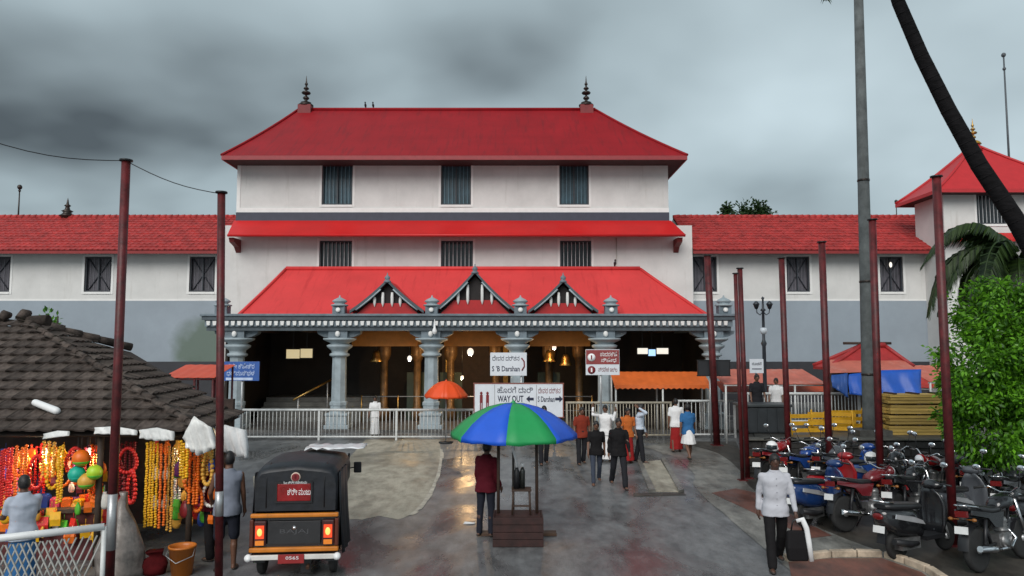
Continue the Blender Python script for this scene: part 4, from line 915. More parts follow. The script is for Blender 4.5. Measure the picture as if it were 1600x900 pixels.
def packet_mesh():
    b = MB(); b.loft([[(-.08 * s, -.03 * t, z), (.08 * s, -.03 * t, z), (.08 * s, .03 * t, z), (-.08 * s, .03 * t, z)] for z, s, t in ((0, 1, .1), (-.03, .95, .3), (-.12, 1, 1), (-.2, .95, .3), (-.23, 1, .1))], True, True, False)
    b.tube([(0, 0, 0), (0, 0, .1)], .004, 4); return b.mesh('packet')
PM, KM = pouch_mesh(), packet_mesh()
def hang(name, me, c, px, py, Y, label, cat, group, rz=None, s=1.0):
    p = P(px, py, Y); o = mkobj(name, me, GC[c], None, p, (0, 0, random.uniform(-.6, .6) if rz is None else rz), (s, s, s)); return tag(o, label, cat, group)
def strands(c, n, x0, x1, py, key, Y, jit=3):
    for i in range(n):
        px = x0 + (x1 - x0) * (i + .5) / n + random.uniform(-1, 1)
        hang('flower_garland', random.choice(SM[key]), c, px, py + random.uniform(-jit, jit), Y, '%s bead garland strand %s' % (c, 'hanging at the stall corner under torn white plastic' if x0 > 298 else 'hanging beside the long orange strands' if x0 > 260 else 'hanging full length under the rolled plastic sheet' if x0 > 220 else 'hanging between the two dark red posts' if x0 > 170 else 'hanging below or behind the toy balls' if x0 > 105 else 'hanging over the counter near the browsing person'), 'garland', '%s garland strands in the stall' % c)
strands('yellow', 4, 229, 249, 690, (34, .023, .038), 11.58); strands('orange', 2, 249, 264, 690, (34, .023, .038), 11.56); strands('gold', 2, 263, 275, 696, (34, .023, .038), 11.62)
strands('maroon', 5, 178, 215, 690, (22, .026, .04), 12.0); strands('red', 4, 0, 22, 700, (22, .026, .04), 11.6); strands('orange', 3, 24, 44, 696, (22, .026, .04), 11.6)
strands('red', 4, 46, 76, 694, (22, .026, .04), 12.2); strands('yellow', 2, 90, 102, 694, (22, .026, .04), 11.6); strands('orange', 3, 140, 160, 694, (22, .026, .04), 12.1); strands('gold', 3, 66, 88, 690, (13, .028, .042), 11.7)
strands('yellow', 3, 281, 295, 690, (13, .028, .042), 11.5); strands('orange', 3, 296, 312, 700, (22, .026, .04), 11.7); strands('gold', 4, 312, 335, 690, (13, .028, .042), 11.8)
strands('white', 3, 270, 284, 700, (22, .026, .04), 12.2); strands('purple', 4, 300, 335, 742, (13, .028, .042), 12.2); strands('maroon', 5, 110, 160, 700, (13, .028, .042), 12.4)
for c, x, y, k_ in (('red', 8, 704, 2), ('pink', 22, 720, 0), ('orange', 34, 706, 1), ('red', 58, 712, 0), ('gold', 78, 704, 1), ('orange', 96, 722, 1), ('yellow', 84, 700, 2), ('red', 118, 700, 1), ('orange', 150, 740, 1), ('red', 200, 700, 1), ('yellow', 290, 700, 1), ('orange', 300, 716, 0), ('gold', 325, 706, 0), ('pink', 318, 752, 1), ('orange', 308, 760, 1), ('white', 330, 752, 1), ('red', 206, 735, 0), ('maroon', 186, 720, 2)):
    hang('garland_loop', LM[k_], c, x, y, 11.75 + random.uniform(-.1, .3), '%s beaded garland loop hanging %s' % (c, 'at the stall corner' if x > 280 else 'between the two dark red posts' if x > 170 else 'behind the toy balls' if x > 105 else 'above the stall counter'), 'garland', '%s garland loops in the stall' % c)
for i in range(110):
    right = i % 3 == 0
    px = random.uniform(268, 336) if right else random.uniform(-5, 165); py = random.uniform(715, 810) if right else random.uniform(700, 805)
    c = random.choice(('orange', 'red', 'gold', 'yellow', 'pink', 'maroon', 'maroon', 'orange', 'blue', 'white', 'purple', 'green', 'gold'))
    me, nm = random.choice(((PM, 'cloth_pouch'), (KM, 'snack_packet'), (KM, 'snack_packet')))
    hang(nm, me, c, px, py, random.uniform(11.75, 12.5), '%s %s hanging on a string %s' % (c, nm.replace('_', ' '), 'by the stall corner shelves' if right else 'above the stall counter'), nm.split('_')[1], '%s %ss in the stall' % (c, nm.replace('_', ' ')), s=random.uniform(.55, .95))
for i in range(34):
    c = random.choice(('orange', 'gold', 'yellow', 'pink', 'maroon', 'red', 'blue', 'white', 'green', 'gold')); hang('snack_packet', KM, c, random.uniform(0, 165), random.uniform(788, 828), random.uniform(11.86, 11.98), '%s snack packet pinned to the front of the stall counter' % c, 'packet', '%s packets on the counter front' % c, s=random.uniform(.7, 1.1))
# toy balls
for px, py, r, c1, lab in ((127, 716, .13, 'orange', 'orange and lime toy ball topmost of a hanging cluster'), (120, 741, .125, 'teal', 'teal green toy ball of the hanging cluster'), (148, 738, .115, 'lime', 'lime green toy ball hanging beside the teal ball'), (135, 752, .125, 'gold', 'golden toy ball lowest of the hanging cluster')):
    p = P(px, py, 11.6); t = thing('toy_ball', lab, 'ball', p)
    MB().ell((0, 0, 0), (r, r, r), 16, 12).build('ball', GC[c1], t, world=False)
    b = MB(); b.lathe((0, 0, 0), [(0, -r * 1.012), (r * .6, -r * .815), (r * .86, -r * .53), (r * .95, -r * .35), (r * .94, -r * .34)], 16); b.build('green_half', GC['green' if c1 != 'teal' else 'teal'], t, world=False)
    MB().tube([(0, 0, r), (0, 0, A.z - p.z - .06)], .004, 4).build('string', black, t, world=False)
# bright display boxes on the counter and shelves
for i in range(16):
    x = -9.2 + i * .165 + random.uniform(-.02, .02); h = random.uniform(.1, .26); c = random.choice(('orange', 'red', 'gold', 'yellow', 'pink', 'blue', 'white', 'teal'))
    o = MB().loft([[(-.07, -.06, 0), (.07, -.06, 0), (.07, .06, 0), (-.07, .06, 0)], [(-.07, -.06, h * .8), (.07, -.06, h * .8), (.07, .06, h * .8), (-.07, .06, h * .8)], [(-.04, -.04, h), (.04, -.04, h), (.04, .04, h), (-.04, .04, h)]], True, True, False).mesh('goods_box')
    tag(mkobj('goods_box', o, GC[c], None, (x, 12.2 + random.uniform(-.05, .2), .80), (0, 0, random.uniform(-.3, .3))), '%s packed goods box standing on the stall counter' % c, 'box', '%s boxes on the stall counter' % c)
for z in (.58, 1.08, 1.53):
    for i in range(5):
        c = random.choice(('orange', 'red', 'gold', 'pink', 'blue', 'white', 'purple'))
        b = MB(); b.lathe((0, 0, 0), [(0, 0), (.055, 0), (.065, .05), (.06, .14), (.03, .18), (.035, .22), (0, .23)], 10)
        tag(mkobj('trinket_jar', b.mesh('trinket_jar'), GC[c], None, (-6.2 + i * .18, 13.08, z)), '%s trinket jar on the corner shelf of the stall' % c, 'jar', '%s jars on the stall shelves' % c)
# sack, bucket, red bag
gs = G(203, 890); sk_ = MB(); rings = []
for z, rx, ry in ((0, .34, .25), (.1, .36, .27), (.4, .31, .23), (.75, .2, .15), (1.0, .1, .08), (1.15, .045, .04), (1.22, .06, .05)):
    rings.append([(rx * math.cos(t) * (1 + .1 * math.sin(5 * t + z * 4)), ry * math.sin(t) * (1 + .1 * math.sin(4 * t)), z) for t in [2 * math.pi * i / 22 for i in range(22)]])
sk_.loft(rings)
for v in sk_.v: v += Vector((mnoise.noise(v * 4), mnoise.noise(v * 4 + Vector((5, 0, 0))), 0)) * .06 * (1 if v.z > .05 else 0)
tag(mkobj('plastic_sack', sk_.mesh('sack'), M('grey_plastic_sack', (.24, .21, .19), .3, var=.4, scale=5, bump=.6, bscale=9, dirt=((.45, .16, .16), 3, .66, (1, 1, 1))), None, (gs.x, 11.25, 0)), 'tall grey plastic covered sack tied at the top before the stall', 'sack')
gb = Vector((XP(285, 860, 11.3), 11.3, 0)); t = thing('bucket', 'orange plastic bucket standing below the garlands', 'bucket', gb)
MB().lathe((0, 0, 0), [(0, 0), (.145, 0), (.19, .4), (.2, .4), (.2, .43), (.18, .43), (.17, .38), (.13, .02), (0, .02)], 20).build('body', M('orange_bucket', (.55, .16, .02), .4, var=.1), t, world=False)
MB().tube([(-.19, 0, .41), (-.2, -.1, .3), (0, -.21, .22), (.2, -.1, .3), (.19, 0, .41)], .006, 5).build('handle', steel, t, world=False)
b = MB(); b.lathe((0, 0, 0), [(0, 0), (.16, 0), (.19, .08), (.18, .2), (.14, .3), (.09, .36), (.1, .42), (.13, .47), (0, .45)], 20)
for v in b.v: v += Vector((mnoise.noise(v * 7), mnoise.noise(v * 7 + Vector((5, 0, 0))) , mnoise.noise(v * 6 + Vector((0, 7, 0))) * .6)) * .06 * (1 if v.z > .02 else 0)
tag(mkobj('red_bag', b.mesh('red_bag'), M('dark_red_cloth', (.10, .010, .012), .95, spec=.1, var=.3, bump=.4, bscale=20), None, (XP(242, 860, 11.35), 11.35, 0), None, (1.0, .8, .72)), 'dark red cloth bag on the ground beside the orange bucket', 'bag')
for px, Y, e_ in ((70, 12.0, 14), (140, 12.2, 10), (300, 12.2, 12)):
    p = P(px, 705, Y); t = thing('stall_bulb', 'lit white bulb hanging on a cord inside the market stall', 'bulb', p, 0, 'bulbs in the market stall')
    MB().ell((0, 0, 0), (.04, .04, .06), 10, 8).build('bulb', lamp_w, t, world=False); MB().tube([(0, 0, .05), (0, 0, A.z + .33 - p.z)], .005, 4).build('cord', black, t, world=False)
    d = bpy.data.lights.new('bulb_light', 'POINT'); d.energy = e_; d.color = (1, .82, .55); d.shadow_soft_size = .05; o = bpy.data.objects.new('bulb_light', d); col.objects.link(o); o.parent = t; o.location = (0, -.02, -.1)
# ------- lattice barrier in the corner
a, b = P(-90, 851, 8.75), P(163, 823, 9.5); t = thing('lattice_barrier', 'grey metal barrier with white top rail and diagonal lattice before the stall', 'barrier', ((a.x + b.x) / 2, (a.y + b.y) / 2, 0))
MB().tube([a, b], .045, 10).build('top_rail', M('white_rail_paint', (.72, .73, .73), .4, var=.08), t)
MB().tube([Vector((a.x, a.y, .15)), Vector((b.x, b.y, .15))], .03, 8).build('bottom_rail', white_steel, t)
for q in (a, b): MB().tube([Vector((q.x, q.y, 0)), q], .03, 8).build('post', white_steel, t)
ux = (Vector((b.x, b.y, 0)) - Vector((a.x, a.y, 0))); Ln = ux.length; ux /= Ln; hh = b.z - .25; lat = M('lattice_wire_paint', (.33, .33, .31), .5, var=.3)
off = wloc(t); i = 0
lm = {s: MB().tube([(0, 0, .15), (s * .36, 0, .15 + hh)], .011, 5).mesh('lattice_bar') for s in (-1, 1)}
x = 0.0; ang = math.atan2(ux.y, ux.x)
while x < Ln - .0:
    for s in (-1, 1):
        x2 = x + s * .36
        if 0 <= x2 <= Ln: mkobj('lattice_bar', lm[s], lat, t, Vector((a.x, a.y, 0)) + ux * x + Vector((0, .012 * s, 0)) - off, (0, 0, ang))
    x += .075

# ================================================================== auto rickshaw
yel = M('auto_yellow_orange_paint', (.60, .19, .012), .4, var=.2, coat=.2, dirt=((.16, .08, .03), 5, .58, (1, 1, 1))); blk = M('black_canvas_hood', (.009, .011, .016), .5, var=.5, scale=4, bump=.5, bscale=5, dirt=((.035, .033, .03), 3, .6, (1, 1, .4)))
rear = P(460, 800, 10.95)
au = thing('auto_rickshaw', 'black and orange auto rickshaw with lit tail lamps seen from behind', 'auto rickshaw', (XP(461, 800, 11.1), 11.1, 0), R(5)); au.scale = (.93,) * 3
def lbox(c, d, name, mat, par=au, bv=.0, rot=None):
    o = MB().box(c, d, rot).build(name, mat, par, world=False)
    if bv: bevel(o, bv, 3)
    return o
# hood: loft of cross-sections along y
def hood_ring(y, hw, z0, z1, rnd=.14):
    pts = [(-hw * .99, y, z0), (-hw, y, z1 - rnd * 1.6), (-hw + .03, y, z1 - rnd * .8), (-hw + .1, y, z1 - rnd * .25), (-hw + .24, y, z1 - .01), (0, y, z1 + .03), (hw - .24, y, z1 - .01), (hw - .1, y, z1 - rnd * .25), (hw - .03, y, z1 - rnd * .8), (hw, y, z1 - rnd * 1.6), (hw * .99, y, z0)]
    return [Vector(p) for p in pts]
hd = MB().loft([hood_ring(.0, .63, 1.05, 1.66), hood_ring(.06, .65, 1.05, 1.73), hood_ring(.3, .655, 1.0, 1.77), hood_ring(1.0, .66, 1.25, 1.78), hood_ring(1.6, .65, 1.3, 1.76), hood_ring(1.95, .6, 1.4, 1.70)], True, True, True).build('hood', blk, au, world=False)
for x in (-.45, .45): MB().tube([(x, -.006, 1.1), (x, -.004, 1.56), (x * .98, .06, 1.69), (x, .3, 1.765)], .008, 4).build('hood_seam', black, hd, world=False)
# rear window
wn = MB().box((-.02, -.012, 1.34), (.52, .02, .27)); wn = bevel(wn.build('rear_window', M('red_lit_rear_window', (.12, .006, .008), .2, var=.6, scale=3, emit=((.8, .015, .012), .09)), au, world=False), .03, 3)
fb = MB(); fb.box((-.02, -.02, 1.49), (.58, .015, .03)); fb.box((-.02, -.02, 1.19), (.58, .015, .03)); fb.box((-.295, -.02, 1.34), (.03, .015, .27)); fb.box((.255, -.02, 1.34), (.03, .015, .27)); fb.build('window_rubber', black, au, world=False)
letter(wn, 'ಶ್ರೀ ಮಂಜು', .06, -.026, 1.34, .13, ink_w, .36)
MB().lathe((.0, -.004, 1.575), [(0, -.012), (.075, -.012), (.075, .01), (0, .01)], 18, ax='Y').build('round_emblem', M('emblem_cream', (.7, .55, .45), .5), au, world=False)
MB().lathe((.0, -.02, 1.575), [(.05, -.004), (.062, -.006), (.062, .002), (.05, .002)], 18, ax='Y').build('emblem_ring', ink_r, au, world=False)
MB().box((0, -.021, 1.575), (.03, .006, .07)).build('emblem_mark', ink_r, au, world=False)
letter(au, 'ಓಂ ಶ್ರೀ ಗಣೇಶಾಯ', .0, -.03, 1.492, .05, ink_w, .36)
# lower body
body = MB().loft([[Vector((x, y, z)) for x, z in ((-hw, z0), (hw, z0), (hw, z1 - .04), (hw - .05, z1), (-hw + .05, z1), (-hw, z1 - .04))] for y, hw, z0, z1 in ((.02, .66, .36, 1.0), (.1, .68, .34, 1.03), (.9, .68, .34, 1.0), (1.1, .66, .34, .6), (1.75, .58, .36, .58), (1.95, .45, .4, .9), (2.35, .3, .42, .98), (2.5, .2, .46, .9))], True, True, False).build('body', M('auto_black_paint', (.014, .014, .016), .25, var=.2, coat=.5), au, world=False)
lbox((0, -.01, .985), (1.36, .07, .066), 'upper_band', yel, bv=.02)
lbox((0, -.012, .46), (1.38, .075, .075), 'lower_band', yel, bv=.02)
for s in (-1, 1):
    lbox((s * .655, -.008, .72), (.06, .07, .42), 'corner_panel', M('auto_dark_corner', (.10, .02, .008), .4), bv=.015)
    hs = lbox((s * .525, -.02, .72), (.19, .05, .38), 'tail_light', M('tail_housing', (.05, .01, .01), .4), bv=.02)
    MB().box((s * .525, -.05, .74), (.13, .03, .2)).build('lens', M('lit_tail_lens', (.5, .03, .01), .2, emit=((1, .09, .02), .45)), hs, world=False)
    MB().ell((s * .525, -.066, .74), (.04, .012, .06), 12, 8).build('filament_glow', M('lit_tail_bulb', (.9, .3, .05), .3, emit=((1, .45, .12), .9)), hs, world=False)
    MB().box((s * .525, -.05, .575), (.13, .03, .07)).build('indicator_lens', M('amber_lens', (.65, .2, .02), .25, emit=((1, .25, .03), .15)), hs, world=False)
lbox((0, -.018, .72), (.82, .02, .36), 'tailgate', M('auto_black_paint', (.014, .014, .016), .25), bv=.01)
letter(au, 'BAJAJ', 0, -.034, .74, .09, M('dull_chrome_ink', (.07, .07, .075), .4), .44)
MB().lathe((0, -.035, .80), [(0, -.012), (.03, -.01), (.03, .01), (0, .01)], 10, ax='Y').build('tailgate_knob', chrome, au, world=False)
bp_ = lbox((0, -.1, .365), (1.34, .05, .075), 'bumper', M('white_bumper_paint', (.7, .68, .64), .4, var=.15), bv=.012)
for s in (-1, 1): MB().lathe((s * .68, -.1, .365), [(0, -.03), (.055, -.03), (.055, .03), (0, .03)], 12, ax='Y').build('bumper_end', white_pl, bp_, world=False)
npl = lbox((-.02, -.135, .345), (.40, .012, .14), 'number_plate', M('red_plate', (.30, .02, .02), .4), bv=.005)
letter(npl, '0565', 0, -.145, .36, .07, ink_w, .2)
for s in (-1, 1):
    wl = MB(); wl.lathe((s * .56, .35, .225), [(.09, -.05), (.17, -.055), (.21, -.05), (.225, -.025), (.225, .025), (.21, .05), (.17, .055), (.09, .05)], 22, ax='X'); wl = wl.build('wheel', rubber, au, world=False)
    MB().lathe((s * .56, .35, .225), [(0, -.045), (.12, -.045), (.12, .045), (0, .045)], 16, ax='X').build('rim', steel, wl, world=False)
    MB().loft([[Vector((s * .56 - .09, .35 + .27 * math.cos(t), .24 + .26 * math.sin(t))), Vector((s * .56 + .09, .35 + .27 * math.cos(t), .24 + .26 * math.sin(t)))] for t in [math.pi * i / 10 for i in range(11)]], False, False, True).build('wheel_arch', black, au, world=False)
wl = MB(); wl.lathe((0, 2.2, .225), [(.09, -.05), (.21, -.05), (.225, -.025), (.225, .025), (.21, .05), (.09, .05)], 22, ax='X'); wl.build('wheel', rubber, au, world=False)
lbox((.02, .3, .3), (.5, .4, .22), 'engine', M('oily_metal', (.04, .038, .035), .5, .5), bv=.03)
MB().tube([(.2, .25, .22), (.22, .0, .2), (.22, -.06, .18)], .03, 8).build('exhaust', M('rust_metal', (.1, .05, .03), .6, .5), au, world=False)
lbox((.18, .02, .2), (.16, .01, .22), 'mud_flap', black)
# side curtains, screen, mirrors
for s in (-1, 1):
    cu = MB(); rings = []
    for i in range(9):
        y = .12 + i * .11; k_ = .02 * math.sin(i * 2.1); rings.append([Vector((s * (.665 + k_), y, 1.62)), Vector((s * (.69 + k_ * 1.2), y, 1.0)), Vector((s * (.735 + k_ * 1.6), y + .01, .34))])
    solid(cu.loft(rings, False, False, True).build('side_curtain', blk, au, world=False), .01)
    MB().tube([(s * .6, 1.9, 1.4), (s * .7, 1.86, 1.42)], .012, 6).build('mirror_arm', black, au, world=False)
    bevel(MB().box((s * .75, 1.86, 1.42), (.14, .04, .2)).build('mirror', black, au, world=False), .02)
    MB().tube([(s * .58, 1.95, 1.66), (s * .5, 2.2, .95)], .02, 6).build('windscreen_post', black, au, world=False)
MB().quad((-.55, 1.97, 1.62), (.55, 1.97, 1.62), (.48, 2.2, .98), (-.48, 2.2, .98)).build('windscreen', glass_dk, au, world=False)
lbox((0, .75, .62), (1.2, .45, .14), 'passenger_seat', M('seat_vinyl', (.04, .02, .02), .5), bv=.04)
tsh = MB(); rows = []  # thin rumpled white layer added for a pale patch on the hood
for j_ in range(7):
    rows.append([Vector((-.35 + .95 * i_ / 10, -.3 + .6 * j_ / 6 + .03 * math.sin(i_), .012 + .035 * abs(math.sin(i_ * 1.7 + j_)) + .05 * mnoise.noise(Vector((i_ * .5, j_ * .6, 0))) ** 2)) for i_ in range(11)])
tsh.loft(rows, False, False, True); so2 = solid(mkobj('pale_patch', tsh.mesh('pale_patch'), M('white_patch_surface', (.75, .76, .78), .25, var=.1), None, (XP(512, 700, 12.4), 12.5, 1.68), (0, 0, R(5))), .01); tag(so2, 'rumpled white patch lying on the auto rickshaw roof', 'sheet')
# ================================================================== parasol over the crate
def parasol(name, label, c, rad, z_rim, z_top, cols_, off, n=8, flap=.07, sub=5):
    t = thing(name, label, 'parasol', (c[0], c[1], 0)); H = z_top - z_rim
    for k in range(n):
        a0 = 2 * math.pi * k / n + off; a1 = a0 + 2 * math.pi / n; b = MB(); rings = []
        for i in range(sub + 1):
            s = i / sub; r = rad * s; z = z_rim + H * (1 - s ** 2.2); row = []
            for j in range(5):
                g = j / 4; a = a0 + (a1 - a0) * g; e_ = Vector((math.cos(a0), math.sin(a0), 0)).lerp(Vector((math.cos(a1), math.sin(a1), 0)), g)
                sag = .05 * s * math.sin(math.pi * g)
                row.append(Vector((e_.x * r, e_.y * r, z - sag * .5)))
            rings.append(row)
        row = [Vector((p.x * 1.005, p.y * 1.005, p.z - flap * (1 + .25 * math.sin(j * 2 + k)))) for j, p in enumerate(rings[-1])]; rings.append(row)
        b.loft(rings, False, False, True); solid(b.build('canopy_panel', cols_[k % len(cols_)], t, world=False), .006)
        MB().tube([(0, 0, z_top - .02)] + [(rad * s * math.cos(a0), rad * s * math.sin(a0), z_rim + H * (1 - s ** 2.2) - .025) for s in (.25, .5, .75, 1)], .008, 5).build('rib', steel, t, world=False)
    MB().lathe((0, 0, z_top - .02), [(0, -.02), (.05, -.01), (.05, .02), (.015, .05), (0, .09)], 10).build('cap', cols_[0], t, world=False)
    return t
gU = M('green_parasol_cloth', (.015, .30, .085), .55, var=.06); bU = M('blue_parasol_cloth', (.012, .10, .62), .5, var=.06)
uc = (XP(802, 686, 13.3), 13.3); zr_ = ZP(676, 13.3); zt_ = ZP(629, 13.3)
um = parasol('big_parasol', 'large green and blue panelled parasol over the maroon crate', uc, 1.13, zr_, zt_, [gU, bU], R(-96))
MB().tube([(0, 0, .52), (0, 0, zt_)], .022, 8).build('shaft', M('dark_shaft', (.04, .035, .03), .5), um, world=False)
gx = uc[0]; mar = M('maroon_crate_board', (.035, .011, .009), .6, var=.35, scale=6)
cr = thing('wooden_crate', 'dark maroon wooden crate standing under the big parasol', 'crate', (gx + .08, 13.1, 0)); W_, D_, H_ = .86, .6, .50
for i in range(4):
    for y in (-D_ / 2, D_ / 2): bevel(MB().box((0, y, .065 + i * .122), (W_, .03, .115)).build('board', mar, cr, world=False), .005, 1)
    for x in (-W_ / 2 + .016, W_ / 2 - .016): bevel(MB().box((x, 0, .065 + i * .122), (.03, D_ - .034, .115)).build('board', mar, cr, world=False), .005, 1)
MB().box((0, 0, .49), (W_ - .08, D_ - .08, .02)).build('top_board', mar, cr, world=False)
for x in (-.3, .3): MB().tube([(x + (-.04 if x < 0 else .03), 0, .47), (x + (-.04 if x < 0 else .03), .1, zr_ + .3)], .028, 8).build('upright', wood_dk, cr, world=False)
tag(mkobj('plank', MB().box((0, 0, .03), (1.35, .22, .05)).mesh('plank'), M('brown_plank', (.09, .05, .03), .7, var=.3, stretch=(.5, 6, 6)), None, (gx + .1, 13.62, 0)), 'brown plank lying on the road behind the maroon crate', 'plank')
sl = thing('stool', 'small dark wooden stool frame standing on the maroon crate', 'stool', (gx + .14, 13.1, .50))
for x in (-.14, .14):
    for y in (-.12, .12): MB().tube([(x * 1.1, y * 1.1, 0), (x, y, .40)], .02, 6).build('leg', wood_dk, sl, world=False)
MB().box((0, 0, .41), (.34, .3, .03)).build('seat', wood_dk, sl, world=False); MB().box((0, -.13, .15), (.28, .02, .03)).build('stretcher', wood_dk, sl, world=False)
bt = thing('water_can', 'dark can with curved white hose on the stool under the parasol', 'can', (gx + .06, 13.08, .925))
MB().lathe((0, 0, 0), [(0, 0), (.055, 0), (.055, .28), (.03, .33), (.03, .36), (0, .36)], 12).build('body', black, bt, world=False)
MB().lathe((.1, .02, 0), [(0, 0), (.045, 0), (.045, .3), (.02, .36), (0, .37)], 12).build('bottle', M('dark_bottle', (.02, .022, .02), .3), bt, world=False)
MB().tube([(0, 0, .35), (-.02, -.02, .5), (-.07, -.04, .68), (-.05, -.02, .82)], .022, 7).build('hose', white_pl, bt, world=False)
MB().lathe((.1, .02, .37), [(0, 0), (.03, 0), (.03, .06), (0, .07)], 10).build('cap', white_pl, bt, world=False)
oc = M('orange_parasol_cloth', (.78, .075, .008), .5, var=.06)
c = P(697, 615, 26.2); op = parasol('small_parasol', 'small orange parasol standing before the porch column', (c.x, 26.2), .76, ZP(617, 26.2), ZP(595, 26.2), [oc], 0, flap=.08)
MB().tube([(0, 0, 0), (0, 0, ZP(597, 26.2))], .02, 8).build('shaft', steel, op, world=False); MB().lathe((0, 0, 0), [(0, 0), (.25, 0), (.25, .05), (.04, .08), (0, .08)], 14).build('base', black, op, world=False)
# ================================================================== people
def remesh(mb, voxel, smooth=6, wr=0, name='body', seed=0):
    me = mb.mesh(name); o = bpy.data.objects.new('tmp', me)
    m = o.modifiers.new('r', 'REMESH'); m.mode = 'VOXEL'; m.voxel_size = voxel; m.use_smooth_shade = True
    s = o.modifiers.new('s', 'SMOOTH'); s.factor = .5; s.iterations = smooth
    r = evaluated(o); bpy.data.meshes.remove(me)
    if wr:
        of = Vector((seed * 3.1, seed * 1.7, 0))
        nrm = [v.normal.copy() for v in r.vertices]; cos_ = [v.co.copy() for v in r.vertices]; res = []
        for p, nv in zip(cos_, nrm):
            a = 1.3 * mnoise.noise(Vector((p.x * 6 + p.z * 2.5, p.y * 6, p.z * 8 - p.x * 3)) + of) + .45 * mnoise.noise(Vector((p.x * 12, p.y * 12, p.z * 20 + p.x * 8)) + of)
            q_ = p + nv * a * wr; res += (q_.x, q_.y, q_.z)
        r.vertices.foreach_set('co', res); r.update()
    r.name = name; return r
SK = M('brown_skin', (.16, .075, .045), .5, var=.1); SKD = M('deep_brown_skin', (.09, .042, .027), .5, var=.1)
HAIR = M('black_hair', (.012, .010, .010), .45, var=.3, scale=40, bump=.4, bscale=80)
pcount = 0
def person(label, base, H, face, shirt, lower, arms=((8, 8, 12), (-8, 8, 12)), legs=((10, 4), (-12, 14)), sleeve='long', style='trousers', skin=SK, tuck=False, group=None, sandals=M('dark_sandal', (.03, .022, .018), .6), lean=2, fem=False, vox=.013, lowend=.09):
    """forward is +Y in local space; arms/legs = (right, left) as (swing, abduct, elbow bend) / (thigh swing, knee bend)"""
    global pcount; pcount += 1
    k = H / 1.72; V = lambda x, y, z: Vector((x, y, z)) * k
    t = thing('person', label, 'person', base, face, group)
    ln = math.sin(R(lean)); sway = lambda z: ln * max(0, z - .9)
    hip = {1: V(.095, 0, .90), -1: V(-.095, 0, .90)}; J = {}
    for i, s in enumerate((1, -1)):
        th, kb = legs[i]; a = R(th); b = R(th - kb)
        kn = hip[s] + Vector((s * .01, math.sin(a) * .43, -math.cos(a) * .43)) * k; an = kn + Vector((0, math.sin(b) * .40, -math.cos(b) * .40)) * k
        J[s] = (hip[s], kn, an)
    dz = min(J[1][2].z, J[-1][2].z) - .075 * k
    sh = Vector((0, 0, -dz)); J = {s: tuple(q + sh for q in v) for s, v in J.items()}
    def U(x, y, z): return V(x, y + sway(z), z) + sh
    AR = {}
    for i, s in enumerate((1, -1)):
        sw, ab, eb = arms[i]; S = U(s * .182, 0, 1.385)
        d1 = Vector((s * math.sin(R(ab)), math.sin(R(sw)) * math.cos(R(ab)), -math.cos(R(sw)) * math.cos(R(ab)))); ab2 = ab * .3
        d2 = Vector((s * math.sin(R(ab2)), math.sin(R(sw + eb)) * math.cos(R(ab2)), -math.cos(R(sw + eb)) * math.cos(R(ab2))))
        E_ = S + d1 * .285 * k; Wr = E_ + d2 * .25 * k; AR[s] = (S, E_, Wr, d2)
    def ring(z, rx, ry, yo=0, inf=0, n=18):
        c = U(0, yo, z); return [c + Vector(((rx + inf) * k * math.copysign(abs(math.cos(a)) ** .85, math.cos(a)), (ry + inf) * k * math.copysign(abs(math.sin(a)) ** .85, math.sin(a)), 0)) for a in [2 * math.pi * j / n for j in range(n)]]
    T = [(.84, .13, .10), (.90, .165, .115), (1.0, .15, .105), (1.08, .145, .10), (1.2, .165, .115), (1.32, .185, .115), (1.40, .155, .09), (1.45, .085, .065)]
    if fem: T = [(z, rx * (1.08 if z < 1.0 else .9), ry) for z, rx, ry in T]
    # body
    b = MB(); b.loft([ring(*q) for q in T])
    b.cone(U(0, 0, 1.42), .058 * k, U(0, .012, 1.53), .052 * k)
    hc = U(0, .02, 1.615); b.ell(hc, (.074 * k, .092 * k, .112 * k), 14, 10); b.ell(hc + V(0, .03, -.05), (.056 * k, .06 * k, .062 * k), 12, 8)
    b.ell(hc + V(0, .098, -.015), (.014 * k, .02 * k, .024 * k), 8, 6)
    for s in (-1, 1): b.ell(hc + V(s * .074, -.005, -.01), (.014 * k, .026 * k, .032 * k), 8, 6)
    for s in (1, -1):
        h_, kn, an = J[s]; b.cone(h_, .082 * k, kn, .055 * k); b.cone(kn, .054 * k, an, .036 * k); b.cone(kn.lerp(an, .3) + V(0, -.012, 0), .054 * k, an, .034 * k)
        b.cone(an + V(0, -.03, -.04), .034 * k, an + V(s * .015, .13, -.05), .028 * k); b.ell(an + V(s * .01, .07, -.052), (.04 * k, .1 * k, .024 * k), 10, 6)
        S, E_, Wr, d2 = AR[s]; b.cone(S, .049 * k, E_, .040 * k); b.cone(E_, .040 * k, Wr, .027 * k); b.ell(S - V(s * .03, 0, .012), (.05 * k, .05 * k, .045 * k), 10, 8)
        b.cone(Wr + d2 * .03 * k, .03 * k, Wr + d2 * .075 * k, .032 * k)
    me = remesh(b, vox * k, 3, name='body')
    fb = MB()   # fingers rooted in the palm
    for s in (1, -1):
        S, E_, Wr, d2 = AR[s]; fw = Vector((0, 1, 0)); sd_ = (fw - d2 * fw.dot(d2)).normalized(); inn = d2.cross(sd_).normalized()
        if inn.x * s > 0: inn = -inn
        for j in range(4):
            p0 = Wr + d2 * .085 * k + sd_ * (j - 1.5) * .019 * k; Lf = (.068, .078, .072, .056)[j] * k
            p1 = p0 + d2 * Lf * .5 + inn * .006 * k; p2 = p1 + d2 * Lf * .42 + inn * .022 * k; fb.tube([p0 - d2 * .02 * k, p0, p1, p2], [.009 * k, .009 * k, .0085 * k, .006 * k], 6)
